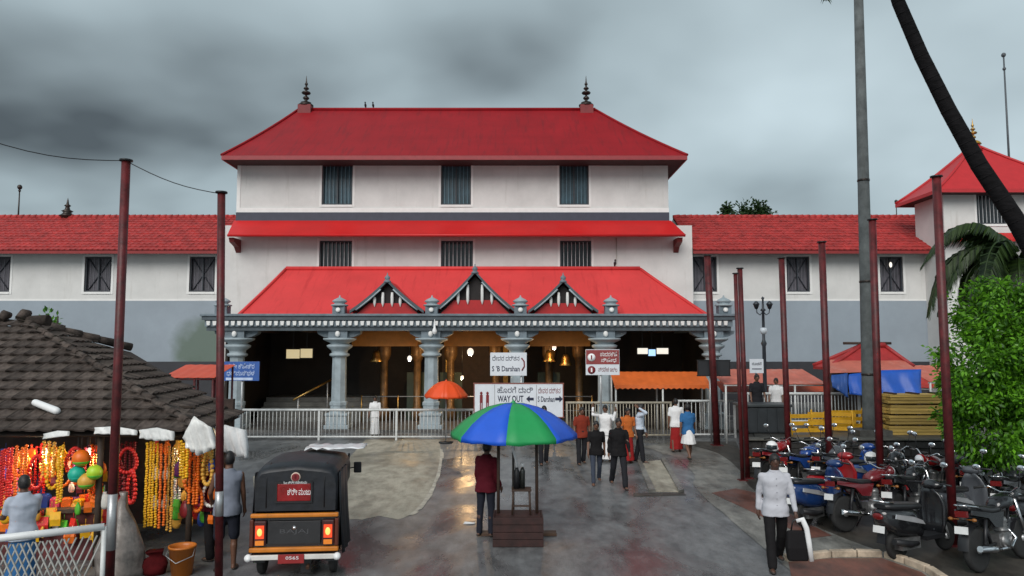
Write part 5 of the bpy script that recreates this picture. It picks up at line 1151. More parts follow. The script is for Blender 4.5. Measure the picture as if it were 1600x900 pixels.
        p0 = Wr + d2 * .045 * k + sd_ * .028 * k; fb.tube([p0 - sd_ * .01 * k, p0 + sd_ * .022 * k + d2 * .02 * k, p0 + sd_ * .03 * k + d2 * .055 * k + inn * .008 * k], [.011 * k, .010 * k, .007 * k], 6)
    bm = bmesh.new(); bm.from_mesh(me); fm = fb.mesh('f'); bm.from_mesh(fm); bm.to_mesh(me); bm.free(); bpy.data.meshes.remove(fm)
    me.materials.clear(); body = mkobj('body', me, skin, t)
    # hair
    hb = MB(); rings = []
    for i in range(7):
        ph = i / 6 * R(118); row = []
        for j in range(18):
            a = 2 * math.pi * j / 18; fr = math.sin(a); lim = ph * (1 - .42 * max(0, fr)) * (1.06 if fr < 0 else 1)
            row.append(hc + Vector((.083 * k * math.sin(lim) * math.cos(a), .102 * k * math.sin(lim) * math.sin(a) - .004 * k, .122 * k * math.cos(lim))))
        rings.append(row)
    hb.loft(list(reversed(rings)), True, True, True); mkobj('hair', hb.mesh('hair'), HAIR, t)
    if fem: mkobj('hair_bun', MB().ell(hc + V(0, -.1, -.02), (.05 * k, .05 * k, .055 * k), 10, 8).mesh('bun'), HAIR, t)
    for s in (-1, 1):
        mkobj('eye', MB().ell(hc + V(s * .03, .083, .008), (.012 * k, .008 * k, .006 * k), 8, 6).mesh('eye'), M('eye_dark', (.03, .02, .015), .3), t)
        mkobj('eyebrow', MB().cone(hc + V(s * .016, .09, .028), .004 * k, hc + V(s * .046, .08, .028), .003 * k, 6).mesh('eyebrow'), HAIR, t)
    mkobj('mouth', MB().ell(hc + V(0, .088, -.058), (.02 * k, .007 * k, .005 * k), 8, 6).mesh('mouth'), M('lip', (.12, .035, .03), .5), t)
    # trousers
    tz = 1.02 if not tuck else 1.04
    b = MB()
    if style in ('trousers', 'jeans', 'shorts'):
        b.loft([ring(.80, .12, .09, 0, .015), ring(.90, .168, .118, 0, .014), ring(tz, .152, .107, 0, .012)])
        for s in (1, -1):
            h_, kn, an = J[s]
            if style == 'shorts': b.cone(h_, .10 * k, kn + (h_ - kn) * .05, .082 * k)
            else:
                w_ = .058 if style == 'jeans' else .07
                b.cone(h_, .098 * k, kn, (.066 if style == 'jeans' else .076) * k); b.cone(kn, (.066 if style == 'jeans' else .076) * k, an + (kn - an) * .0 + V(0, 0, -.005), w_ * k)
    else:   # wrapped cloth: lungi / dhoti down to lowend
        fold = {'lungi': 0, 'halfdhoti': 0, 'skirt': 0}; zt2 = tz; pts = []
        zb2 = lowend
        mid = (J[1][1] + J[-1][1]) / 2; fx = abs(J[1][1].y - J[-1][1].y) / k * .5
        for i in range(7):
            g = i / 6; z = zb2 + (zt2 - zb2) * g; wide = 1 - g
            n_ = 26; c = V(0, sway(z) + (mid.y / k) * wide * .8, z) + sh * g
            rx = .155 + .06 * wide; ry = .115 + (.05 + fx) * wide
            pts.append([c + Vector((rx * k * math.cos(a) * (1 + .05 * wide * math.sin(9 * a)), ry * k * math.sin(a) * (1 + .05 * wide * math.sin(9 * a + 1)), 0)) for a in [2 * math.pi * j / n_ for j in range(n_)]])
        b.loft(pts)
    me = remesh(b, .015 * k, 4, .006 * k, 'lower', pcount); me.materials.clear(); mkobj({'trousers': 'trousers', 'jeans': 'jeans', 'shorts': 'shorts'}.get(style, 'wrap_cloth'), me, lower, t)
    # shirt
    b = MB(); hem = .80 if not tuck else .98
    TT = [q for q in T if q[0] > max(hem + .03, .95)]
    b.loft([ring(hem, T[1][1] + .008, T[1][2] + .01, 0, .02 if tuck else .036)] + ([] if tuck else [ring(.92, T[1][1], T[1][2], 0, .034)]) + [ring(q[0], q[1], q[2], 0, (.024 if q[0] < 1.1 and not tuck else .018) if q[0] < 1.4 else .012) for q in TT] + [ring(1.475, .075, .062, 0, .01)])
    for s in (1, -1):
        S, E_, Wr, d2 = AR[s]
        b.ell(S - V(s * .025, 0, .004), (.066 * k, .066 * k, .06 * k), 10, 8)
        if sleeve == 'long': b.cone(S, .06 * k, E_, .049 * k); b.cone(E_, .049 * k, Wr + (E_ - Wr) * .1, .04 * k)
        elif sleeve == 'short': b.cone(S, .061 * k, S.lerp(E_, .72), .056 * k)
    me = remesh(b, .015 * k, 4, .011 * k, 'upper', pcount + 5); me.materials.clear(); so_ = mkobj('shirt', me, shirt, t)
    if sleeve != 'none':
        cb_ = MB(); cb_.loft([ring(1.45, .078, .066, .0, .012, 16), ring(1.485, .066, .056, .004, .012, 16)], True, False, True); solid(mkobj('collar', cb_.mesh('collar'), shirt, t), .008)
    for s in (1, -1):
        an = J[s][2]; fbm = MB().ell(an + V(s * .012, .055, -.058), (.05 * k, .135 * k, .022 * k), 12, 6); mkobj('shoe', fbm.mesh('shoe'), sandals, t)
    return t, {s: (AR[s][2] + AR[s][3] * .09 * k) for s in (1, -1)}
def cloth(n_, c, r=.85): return M('cloth_' + n_, c, r, var=.06, scale=5, bump=.1, bscale=150, spec=.12)
C_ = {'maroon': cloth('maroon', (.10, .010, .018)), 'dkblue': cloth('dark_blue', (.02, .022, .032)), 'offwhite': cloth('off_white', (.50, .50, .54)), 'black': cloth('black', (.014, .013, .014)), 'char': cloth('charcoal', (.022, .022, .026)),
      'white': cloth('white', (.76, .75, .75)), 'ltblue': cloth('pale_blue', (.55, .62, .72)), 'blue': cloth('blue', (.035, .13, .30)), 'redor': cloth('red_orange', (.22, .035, .02)), 'orange': cloth('orange', (.5, .13, .03)), 'grey': cloth('grey_blue', (.20, .22, .27)), 'pink': cloth('pink', (.6, .03, .14)), 'jean': cloth('jean', (.05, .06, .085)), 'red': cloth('red', (.3, .02, .02))}
FC = math.pi
def at(px, py): g = G(px, py); g.z = .012; return g
person('person in maroon shirt and dark jeans standing beside the maroon crate, back turned', at(759, 838), 1.66, R(-28), C_['maroon'], C_['dkblue'], ((4, 5, 28), (2, 6, 20)), ((3, 4), (-3, 2)), 'long', 'jeans', SKD)
pm_, hands = person('person in off white long sleeved shirt walking with a black bag past the motorbikes', at(1214, 888), 1.74, FC + R(-8), C_['offwhite'], C_['black'], ((-18, 9, 20), (8, 12, 16)), ((17, 5), (-15, 18)), 'long', 'trousers', SKD)
for i_ in range(5): mkobj('button', MB().ell((0, .152 - .006 * abs(i_ - 2), 1.36 - i_ * .1), (.008, .004, .008), 8, 5).mesh('button'), M('shirt_button', (.25, .25, .27), .4), pm_)
# bag in the hand (camera right = local left hand)
hw_ = pm_.matrix_world; bpy.context.view_layer.update(); hp = pm_.matrix_world @ hands[-1]
bg_ = thing('hand_bag', 'black bag with a white plastic strip carried by the walking person', 'bag', (hp.x, hp.y, hp.z - .62))
bb_ = MB().loft([[(-.15, -.05, 0), (.15, -.05, 0), (.15, .05, 0), (-.15, .05, 0)], [(-.17, -.07, .2), (.17, -.07, .2), (.17, .07, .2), (-.17, .07, .2)], [(-.15, -.03, .45), (.15, -.03, .45), (.15, .03, .45), (-.15, .03, .45)]], True, True, False).build('body', C_['black'], bg_, world=False); bevel(bb_, .03, 3)
MB().tube([(-.09, 0, .44), (-.06, 0, .58), (0, 0, .63), (.06, 0, .58), (.09, 0, .44)], .012, 6).build('handle', black, bg_, world=False)
ws = MB().tube([(-.03, -.07, .60), (.05, -.09, .63), (.11, -.09, .5), (.14, -.09, .3), (.17, -.1, .02)], [.03, .045, .04, .04, .035], 8, flat=.5); ws.build('white_strip', white_pl, bg_, world=False)
# crowd in front of the porch
person('person in black top and dark jeans walking barefoot before the railing', at(932, 756), 1.55, FC, C_['black'], C_['jean'], ((14, 9, 10), (-16, 9, 14)), ((20, 6), (-16, 16)), 'short', 'jeans', SK, fem=True, sandals=SK)
person('person all in black, long sleeves, walking nearest the drain slab', at(967, 762), 1.68, FC + R(4), C_['black'], C_['char'], ((-18, 7, 16), (16, 7, 14)), ((-17, 18), (21, 6)), 'long', 'trousers', SK)
person('person in red orange shirt and dark trousers beside the blue parasol edge', at(909, 726), 1.62, FC + R(12), C_['redor'], C_['char'], ((4, 12, 18), (-4, 12, 18)), ((6, 4), (-8, 8)), 'short', 'trousers', SK)
person('person in white shirt with both arms raised in the crowd', at(947, 722), 1.64, FC - R(25), C_['white'], C_['white'], ((100, 30, 110), (70, 30, 125)), ((4, 3), (-6, 6)), 'long', 'lungi', SK)
person('person in orange dress half hidden behind the one all in black', at(981, 724), 1.58, FC + R(15), C_['orange'], C_['red'], ((10, 9, 20), (4, 9, 20)), ((5, 4), (-5, 5)), 'short', 'skirt', SK, fem=True)
person('person in pale blue shirt and black trousers shading the brow with one hand', at(1000, 723), 1.68, FC + R(70), C_['ltblue'], C_['char'], ((115, 25, 120), (6, 6, 15)), ((10, 4), (-8, 6)), 'long', 'trousers', SK, tuck=True)
person('person whose dark legs show below the parasol canopy', at(850, 726), 1.66, FC + R(10), C_['maroon'], C_['char'], ((6, 8, 12), (-6, 8, 12)), ((9, 5), (-9, 8)), 'short', 'trousers', SK)
person('person in blue shirt and short white wrap walking away by the terrace', at(1076, 720), 1.68, R(6), C_['blue'], C_['white'], ((18, 12, 14), (-14, 12, 12)), ((16, 5), (-18, 26)), 'short', 'lungi', SK, lowend=.50)
pp_, hands = person('person in white and red clothes walking beside the blue shirted one', at(1057, 706), 1.68, R(-10), C_['white'], C_['red'], ((6, 10, 10), (-6, 8, 10)), ((6, 4), (-8, 10)), 'short', 'lungi', SK)
bpy.context.view_layer.update(); hp = pp_.matrix_world @ hands[1]
b = MB(); b.lathe((0, 0, 0), [(0, 0), (.16, .02), (.2, .15), (.16, .35), (.06, .47), (.03, .56), (0, .57)], 14); tag(mkobj('pink_bag', b.mesh('pink_bag'), C_['pink'], None, (hp.x + .02, hp.y - .02, hp.z - .56)), 'bright pink cloth bag carried by the person in white and red', 'bag')
# by the stall
person('person in grey sleeveless top standing between stall and auto rickshaw', Vector((-4.36, 11.55, 0)), 1.76, R(10), C_['grey'], C_['dkblue'], ((8, 6, 12), (10, 16, 40)), ((3, 3), (-3, 3)), 'none', 'shorts', SK)
person('person in dark clothes beside the grey sleeveless one at the stall corner', Vector((-4.78, 12.1, 0)), 1.66, R(60), C_['maroon'], C_['black'], ((10, 6, 40), (14, 6, 40)), ((3, 3), (-3, 3)), 'short', 'trousers', SKD)
person('person in pale grey shirt browsing the stall behind the lattice barrier', Vector((XP(38, 780, 10.4), 10.4, 0)), 1.60, R(48), cloth('pale_grey', (.42, .46, .54)), C_['blue'], ((30, 8, 50), (22, 8, 60)), ((3, 3), (-3, 3)), 'short', 'lungi', SKD)
# behind railings
person('person in white clothes behind the porch railing near the steps', Vector((XP(586, 660, 28.2), 28.2, 0)), 1.5, FC, C_['white'], C_['white'], ((10, 8, 20), (10, 8, 20)), ((3, 3), (-3, 3)), 'short', 'lungi', SK, vox=.018)
person('person in white shirt standing behind the dark storage bin on the terrace', Vector((XP(1214, 640, 22.7), 22.7, TZ - .012)), 1.5, FC - R(30), C_['white'], C_['char'], ((10, 8, 20), (10, 8, 20)), ((3, 3), (-3, 3)), 'short', 'trousers', SK, vox=.018)
person('person in dark shirt standing behind the close pair of red posts', Vector((XP(1183, 640, 22.6), 22.6, TZ - .012)), 1.62, FC, C_['char'], C_['char'], ((10, 8, 20), (10, 8, 20)), ((3, 3), (-3, 3)), 'short', 'trousers', SK, vox=.018)

# ================================================================== two wheelers
def wheel_parts(y, r, w_, L_, spokes=True):
    b = MB(); b.lathe((0, y, r), [(r - .075, -w_ * .4), (r - .03, -w_ * .5), (r - .008, -w_ * .3), (r, 0), (r - .008, w_ * .3), (r - .03, w_ * .5), (r - .075, w_ * .4)], 26, ax='X'); i = len(L_); L_.append(('wheel', b, rubber, None))
    b = MB(); b.lathe((0, y, r), [(r - .07, -w_ * .35), (r - .085, -w_ * .2), (r - .085, w_ * .2), (r - .07, w_ * .35)], 26, ax='X'); b.lathe((0, y, r), [(0, -.06), (.05, -.06), (.05, .06), (0, .06)], 12, ax='X')
    for k_ in range(6 if spokes else 5):
        a = 2 * math.pi * k_ / (6 if spokes else 5); d = Vector((0, math.cos(a), math.sin(a))); c = Vector((0, y, r)); b.tube([c + d * .04, c + d * (r - .08)], .012 if spokes else .022, 5)
    L_.append(('rim', b, steel, i))
def mirrors(L_, y, z, sp, h=.24):
    for s in (-1, 1):
        b = MB().tube([(s * sp, y, z), (s * (sp + .04), y - .02, z + h * .55), (s * (sp + .07), y - .03, z + h)], .007, 5); i = len(L_); L_.append(('mirror_stem', b, black, None))
        b = MB(); b.ell((s * (sp + .09), y - .03, z + h + .04), (.065, .014, .045), 12, 8); L_.append(('mirror', b, chrome, i))
def build_bike():
    q = []
    wheel_parts(-.63, .30, .10, q); wheel_parts(.66, .30, .085, q)
    b = MB()
    for s in (-1, 1): b.tube([(s * .085, .66, .30), (s * .085, .46, .88)], [.022, .026], 8)
    q.append(('fork', b, chrome, None))
    b = MB(); b.loft([[Vector((x, .66 + rr * math.cos(t), .30 + rr * math.sin(t))) for x, rr in ((-.06, .325), (0, .345), (.06, .325))] for t in [R(10 + 13 * i) for i in range(12)]], False, False, True); q.append(('front_mudguard', b, 'paint', None))
    b = MB(); b.loft([[Vector((x, -.63 + rr * math.cos(t), .30 + rr * math.sin(t))) for x, rr in ((-.075, .335), (0, .36), (.075, .335))] for t in [R(55 + 12 * i) for i in range(11)]], False, False, True); q.append(('rear_mudguard', b, black, None))
    b = MB(); b.tube([(0, .44, .82), (0, .1, .72), (0, -.35, .70), (0, -.75, .76)], .025, 8); b.tube([(0, .42, .78), (0, .2, .35), (0, -.2, .30), (0, -.3, .65)], .025, 8)
    for s in (-1, 1): b.tube([(s * .06, -.63, .30), (s * .06, -.2, .34)], .022, 6); b.tube([(s * .11, -.60, .32), (s * .11, -.48, .70)], .026, 8)
    q.append(('frame', b, black, None))
    b = MB(); b.box((0, .02, .36), (.2, .36, .2)); b.lathe((0, .12, .46), [(0, 0), (.09, 0), (.1, .03), (.08, .04), (.1, .06), (.08, .08), (.1, .1), (.08, .12), (.1, .14), (.08, .2), (0, .2)], 12); b.lathe((.1, -.04, .36), [(0, -.02), (.1, -.02), (.09, .04), (0, .05)], 14, ax='X'); q.append(('engine', b, M('engine_alloy', (.25, .25, .25), .4, .7, var=.3, scale=12), None))
    b = MB(); b.tube([(.06, .18, .5), (.12, .26, .36), (.14, .05, .26), (.15, -.3, .28)], .022, 7); b.tube([(.15, -.28, .28), (.16, -.45, .30), (.17, -.85, .36)], [.035, .048, .042], 10); q.append(('exhaust', b, chrome, None))
    # tank
    rings = []
    for y, rx, rz, zc in ((-.02, .07, .05, .80), (.03, .115, .09, .83), (.18, .15, .12, .85), (.32, .145, .125, .86), (.42, .1, .1, .87), (.46, .05, .05, .87)):
        rings.append([Vector((rx * math.cos(a), y, zc + rz * math.sin(a) * (1 if math.sin(a) > 0 else .75))) for a in [2 * math.pi * j / 16 for j in range(16)]])
    q.append(('fuel_tank', MB().loft(rings), 'paint', None))
    rings = []
    for y, rx, rz, zc in ((.02, .09, .03, .80), (-.08, .12, .045, .79), (-.3, .14, .05, .80), (-.5, .13, .05, .84), (-.72, .10, .04, .87), (-.78, .06, .02, .87)):
        rings.append([Vector((rx * math.copysign(abs(math.cos(a)) ** .6, math.cos(a)), y, zc + rz * math.copysign(abs(math.sin(a)) ** .6, math.sin(a)))) for a in [2 * math.pi * j / 16 for j in range(16)]])
    q.append(('seat', MB().loft(rings), M('black_seat_vinyl', (.02, .02, .022), .4, var=.2), None))
    for s in (-1, 1):
        b = MB().prism([(s * .115, .0, .76), (s * .13, -.12, .56), (s * .13, -.32, .58), (s * .12, -.45, .72), (s * .1, -.82, .80), (s * .1, -.80, .86), (s * .115, -.3, .77)], (s * .025, 0, 0)); q.append(('side_panel', b, 'paint', None))
        b = MB(); b.tube([(s * .12, -.55, .84), (s * .14, -.72, .90), (s * .08, -.88, .93), (0, -.92, .93)], .013, 6); q.append(('grab_rail', b, chrome, None))
        b = MB(); b.tube([(s * .05, -.86, .74), (s * .14, -.87, .74)], .008, 5); b.ell((s * .16, -.87, .74), (.035, .03, .025), 8, 6); q.append(('indicator', b, M('amber_plastic', (.3, .11, .02), .3), None))
        b = MB(); b.tube([(s * .1, -.05, .3), (s * .22, -.06, .28)], .016, 6); q.append(('footrest', b, rubber, None))
    b = MB().box((0, -.87, .81), (.16, .05, .08)); q.append(('tail_light', b, M('red_tail_plastic', (.16, .008, .008), .25), None))
    b = MB().box((0, -.935, .60), (.18, .012, .10), Matrix.Rotation(R(-12), 3, 'X')); i = len(q); q.append(('number_plate', b, M('white_plate', (.75, .75, .74), .4), None))
    b = MB(); b.tube([(-.36, .30, 1.04), (-.2, .37, 1.06), (-.08, .42, .98), (.08, .42, .98), (.2, .37, 1.06), (.36, .30, 1.04)], .013, 7); hbi = len(q); q.append(('handlebar', b, chrome, None))
    for s in (-1, 1): q.append(('grip', MB().tube([(s * .25, .345, 1.055), (s * .38, .29, 1.035)], .019, 7), rubber, hbi)); q.append(('lever', MB().tube([(s * .24, .39, 1.05), (s * .36, .36, 1.03)], .006, 5), steel, hbi))
    mirrors(q, .35, 1.06, .22)
    b = MB(); b.ell((0, .55, .92), (.11, .09, .10), 14, 10); hi_ = len(q); q.append(('headlight', b, 'paint', None)); b = MB(); b.ell((0, .60, .92), (.09, .06, .085), 14, 8); q.append(('lens', b, M('headlight_glass', (.7, .72, .75), .1), hi_))
    b = MB(); b.lathe((0, .44, 1.02), [(0, 0), (.06, 0), (.06, .03), (0, .03)], 12); q.append(('gauge', b, black, None))
    b = MB(); b.tube([(-.1, -.05, .28), (-.24, -.12, .012)], .012, 6); q.append(('side_stand', b, black, None))
    b = MB().box((-.09, -.35, .33), (.03, .5, .1)); q.append(('chain_cover', b, black, None))
    return q
def build_scooter():
    q = []
    wheel_parts(-.56, .22, .10, q, False); wheel_parts(.60, .22, .09, q, False)
    rings = []
    for y, rx, zc, rz in ((-.92, .06, .66, .07), (-.84, .14, .62, .15), (-.6, .19, .56, .2), (-.35, .2, .53, .22), (-.12, .17, .48, .2), (-.05, .1, .42, .12)):
        rings.append([Vector((rx * math.copysign(abs(math.cos(a)) ** .7, math.cos(a)), y, zc + rz * math.copysign(abs(math.sin(a)) ** .7, math.sin(a)))) for a in [2 * math.pi * j / 18 for j in range(18)]])
    q.append(('rear_body', MB().loft(rings), 'paint', None))
    for s in (-1, 1): q.append(('side_trim', MB().prism([(s * .195, -.8, .64), (s * .2, -.35, .54), (s * .2, -.15, .5), (s * .2, -.2, .56), (s * .2, -.4, .63), (s * .195, -.78, .70)], (s * .014, 0, 0)), M('silver_trim', (.6, .6, .62), .25, .5), None))
    rings = []
    for y, rx, rz, zc in ((-.02, .1, .02, .72), (-.1, .14, .05, .74), (-.4, .16, .055, .76), (-.7, .15, .05, .79), (-.86, .1, .03, .80)):
        rings.append([Vector((rx * math.copysign(abs(math.cos(a)) ** .6, math.cos(a)), y, zc + rz * math.copysign(abs(math.sin(a)) ** .6, math.sin(a)))) for a in [2 * math.pi * j / 16 for j in range(16)]])
    q.append(('seat', MB().loft(rings), M('black_seat_vinyl', (.02, .02, .022), .4, var=.2), None))
    q.append(('floorboard', MB().box((0, .14, .28), (.34, .46, .06)), black, None))
    q.append(('front_apron', MB().loft([[Vector((x * w2, y + .05 * abs(x) * -1.2, z)) for x in (-1, -.6, 0, .6, 1)] + [Vector((x * w2, y - .05 - .05 * abs(x), z)) for x in (1, .6, 0, -.6, -1)] for z, w2, y in ((.28, .16, .40), (.45, .2, .44), (.7, .21, .46), (.86, .15, .44), (.95, .08, .41))], True, True, True), 'paint', None))
    q.append(('front_mudguard', MB().loft([[Vector((x, .60 + rr * math.cos(t), .22 + rr * math.sin(t))) for x, rr in ((-.07, .245), (0, .27), (.07, .245))] for t in [R(15 + 14 * i) for i in range(11)]], False, False, True), 'paint', None))
    b = MB(); b.tube([(0, .6, .22), (0, .44, .9)], .03, 8)
    for s in (-1, 1): b.tube([(s * .07, .60, .22), (s * .05, .53, .5)], .02, 6)
    q.append(('fork', b, steel, None))
    b = MB(); b.ell((0, .42, 1.0), (.17, .11, .08), 14, 10); q.append(('handle_cowl', b, 'paint', None)); q.append(('headlight', MB().ell((0, .50, 1.0), (.09, .05, .055), 12, 8), M('headlight_glass', (.7, .72, .75), .1), None))
    b = MB(); b.tube([(-.36, .33, 1.02), (-.12, .40, 1.03), (.12, .40, 1.03), (.36, .33, 1.02)], .016, 7); hbi = len(q); q.append(('handlebar', b, black, None))
    mirrors(q, .38, 1.04, .17)
    q.append(('tail_light', MB().ell((0, -.92, .66), (.09, .03, .05), 12, 8), M('red_tail_plastic', (.16, .008, .008), .25), None))
    q.append(('number_plate', MB().box((0, -.92, .48), (.18, .012, .10), Matrix.Rotation(R(-12), 3, 'X')), M('white_plate', (.75, .75, .74), .4), None))
    q.append(('rear_mudguard', MB().box((0, -.86, .42), (.13, .03, .3), Matrix.Rotation(R(-14), 3, 'X')), black, None))
    q.append(('engine', MB().box((.1, -.45, .25), (.14, .42, .16)), M('engine_alloy', (.25, .25, .25), .4, .7), None)); q.append(('exhaust', MB().tube([(.17, -.3, .24), (.18, -.5, .25), (.18, -.85, .32)], [.03, .05, .045], 10), black, None))
    q.append(('grab_rail', MB().tube([(-.13, -.72, .84), (-.1, -.92, .88), (.1, -.92, .88), (.13, -.72, .84)], .014, 6), chrome, None)); q.append(('stand', MB().tube([(-.1, -.15, .2), (-.2, -.2, .012)], .014, 6), black, None))
    return q
KIT = {}
def two_wheeler(kind, label, px, py, rot, paint, group='two wheelers parked in front of the retaining wall', z=.006, cat=None):
    if kind not in KIT: KIT[kind] = [(n, b.mesh(n), m, p) for n, b, m, p in (build_bike() if kind == 'motorbike' else build_scooter())]
    g = G(px, py); t = thing(kind, label, cat or kind, (g.x, g.y, z), R(rot), group); t.rotation_euler = (0, R(-5 + random.uniform(-1.5, 1.5)), R(rot)); t.scale = (1.08,) * 3; objs = []
    for n, me, m, p in KIT[kind]:
        o = mkobj(n, me, paint if m == 'paint' else m, t if p is None else objs[p]); objs.append(o)
    return t
pt = lambda n, c: M('bike_paint_' + n, c, .22, var=.06, coat=.6)
BK, RD, BL, GY, MR = pt('black', (.012, .012, .014)), pt('red', (.27, .010, .013)), pt('blue', (.016, .06, .25)), pt('grey', (.08, .085, .095)), pt('maroon', (.14, .01, .015))
# heading: rotation from +Y; negative turns the nose to the right and away
two_wheeler('motorbike', 'black motorbike with white number plate beside the black scooter', 1566, 884, -58, BK)
two_wheeler('scooter', 'black scooter with silver side trim at the red paved corner', 1440, 868, -62, BK)
two_wheeler('motorbike', 'maroon tanked motorbike with big bare rear wheel next to the black scooter', 1364, 826, -66, MR)
two_wheeler('scooter', 'red scooter parked behind the dark blue one', 1312, 800, -52, RD)
two_wheeler('scooter', 'dark blue scooter parked between walking person and maroon motorbike', 1290, 818, -58, pt('dark_blue', (.010, .035, .13)))
two_wheeler('motorbike', 'red motorbike nearest the close pair of red posts', 1218, 762, -45, RD)
two_wheeler('motorbike', 'blue motorbike parked next to the red one by the terrace corner', 1264, 772, -48, BL)
two_wheeler('scooter', 'blue scooter with white helmet on its seat', 1352, 778, -50, BL)
two_wheeler('motorbike', 'grey motorbike between the blue scooter and blue motorbike', 1306, 770, -44, GY)
two_wheeler('motorbike', 'black motorbike behind the black scooter seat', 1432, 818, -52, BK)
two_wheeler('motorbike', 'bright red motorbike under the leafy tree', 1462, 786, 118, RD)
two_wheeler('scooter', 'grey scooter standing beside the dark red post near the tree', 1516, 834, -55, GY)
two_wheeler('motorbike', 'grey motorbike deepest under the leafy tree', 1590, 820, -48, GY)
two_wheeler('scooter', 'black scooter deepest under the leafy tree', 1630, 850, -55, BK)
two_wheeler('motorbike', 'black motorbike between the red one and the grey scooter', 1404, 784, -40, BK)
two_wheeler('motorbike', 'black motorbike half hidden behind the grey scooter', 1548, 800, -52, BK)
two_wheeler('motorbike', 'black motorbike squeezed between the blue one and the grey one', 1284, 762, -40, BK)
# blue drum, helmets
def helmet(px, py, Y, c, label):
    p = P(px, py, Y); t = thing('helmet', label, 'helmet', p, R(random.uniform(-40, 40)))
    b = MB(); b.lathe((0, 0, 0), [(.11, -.1), (.135, -.06), (.14, .0), (.125, .07), (.08, .12), (.03, .138), (0, .14)], 16); b.build('shell', c, t, world=False)
    MB().lathe((0, -.02, .0), [(.125, -.05), (.132, -.02), (.13, .03), (.12, .05)], 16).build('visor', glass_dk, t, world=False)
helmet(1361, 716, 16.1, white_pl, 'white helmet resting on the blue scooter')
helmet(1310, 724, 17.0, GY, 'grey helmet resting on the grey motorbike tank')
helmet(1206, 698, 17.9, white_pl, 'white helmet hung on the mirror of the red motorbike')

# ================================================================== vegetation
leafm = bpy.data.materials.new('leaf'); 
def leaf_mat(name, lo, hi, tr=.25):
    m = bpy.data.materials.new(name); m.use_nodes = True; t = m.node_tree; n = t.nodes; l = t.links; b = n['Principled BSDF']; b.inputs['Roughness'].default_value = .45
    g = n.new('ShaderNodeNewGeometry'); r = n.new('ShaderNodeValToRGB'); r.color_ramp.elements[0].color = (*lo, 1); r.color_ramp.elements[1].color = (*hi, 1); l.new(g.outputs['Random Per Island'], r.inputs[0]); l.new(r.outputs[0], b.inputs['Base Color'])
    td = n.new('ShaderNodeBsdfTranslucent'); l.new(r.outputs[0], td.inputs[0]); ms = n.new('ShaderNodeMixShader'); ms.inputs[0].default_value = tr; l.new(b.outputs[0], ms.inputs[1]); l.new(td.outputs[0], ms.inputs[2]); l.new(ms.outputs[0], n['Material Output'].inputs[0])
    MATS[name] = m; return m
bpy.data.materials.remove(leafm)
LG = leaf_mat('bright_green_leaf', (.02, .085, .006), (.19, .48, .025), .35); LD = leaf_mat('dark_green_leaf', (.01, .03, .008), (.04, .085, .02)); LP = leaf_mat('palm_leaflet', (.008, .022, .006), (.045, .085, .016))
bark = M('grey_brown_bark', (.07, .055, .042), .9, var=.35, scale=6, bump=.6, bscale=18, stretch=(1, 1, .3)); bark_dk = M('dark_palm_bark', (.010, .009, .010), .9, spec=.15, var=.4, scale=5, bump=.6, bscale=12, stretch=(1, 1, 3))
def leaf(b, p, d, up, Ln, wd):
    s = d.cross(up).normalized() * wd; m1 = p + d * Ln * .45
    b.add([p, m1 + s, p + d * Ln - Vector((0, 0, Ln * .12)), m1 - s], [(0, 1, 2, 3)])
def leafy_tree(name, label, base, blobs, n, Ln, mat, trunk_top, droop=.5, cat='tree'):
    t = thing(name, label, cat, base); B0 = Vector(base); rng = random.Random(len(name) + n)
    tr = MB(); tr.tube([B0, B0.lerp(Vector(trunk_top), .5) + Vector((.1, .05, 0)), Vector(trunk_top)], [.14, .11, .07], 8); tr.build('trunk', bark, t)
    br = MB()
    for c, r in blobs: br.tube([Vector(trunk_top) - Vector((0, 0, .5)), Vector(trunk_top).lerp(Vector(c), .6), Vector(c) + Vector((0, 0, r[2] * .5))], [.05, .035, .012], 6)
    br.build('branch', bark, t)
    b = MB(); wsum = [r[0] * r[1] * r[2] for c, r in blobs]; clumps = []
    for i in range(n // 110):
        c, r = rng.choices(blobs, wsum)[0]; v = Vector((rng.gauss(0, 1), rng.gauss(0, 1), rng.gauss(0, 1))).normalized(); k_ = rng.uniform(.7, 1.0); clumps.append(Vector(c) + Vector((v.x * r[0], v.y * r[1], v.z * r[2])) * k_)
    for i in range(n):
        c, r = rng.choices(blobs, wsum)[0]; v = Vector((rng.gauss(0, 1), rng.gauss(0, 1), rng.gauss(0, 1))).normalized(); q = rng.uniform(.2, 1.06) ** .6
        p = Vector(c) + Vector((v.x * r[0], v.y * r[1], v.z * r[2])) * q
        if i % 4: p = clumps[(i * 7919) % len(clumps)] + v * rng.uniform(.02, .24) * (1 if r[0] < 1.4 else 1.6)
        p += Vector((mnoise.noise(p * 1.7), mnoise.noise(p * 1.7 + Vector((9, 0, 0))), mnoise.noise(p * 1.7 + Vector((0, 9, 0))))) * .3
        d = (v + Vector((rng.uniform(-.6, .6), rng.uniform(-.6, .6), rng.uniform(-.5, .5) - droop))).normalized(); up = Vector((rng.uniform(-1, 1), rng.uniform(-1, 1), rng.uniform(.2, 1)))
        l = Ln * rng.uniform(.6, 1.3); leaf(b, p, d, up, l, l * .24)
    b.build('crown', mat, t, fix=False)
    return t
bx = XP(1568, 600, 14.6)
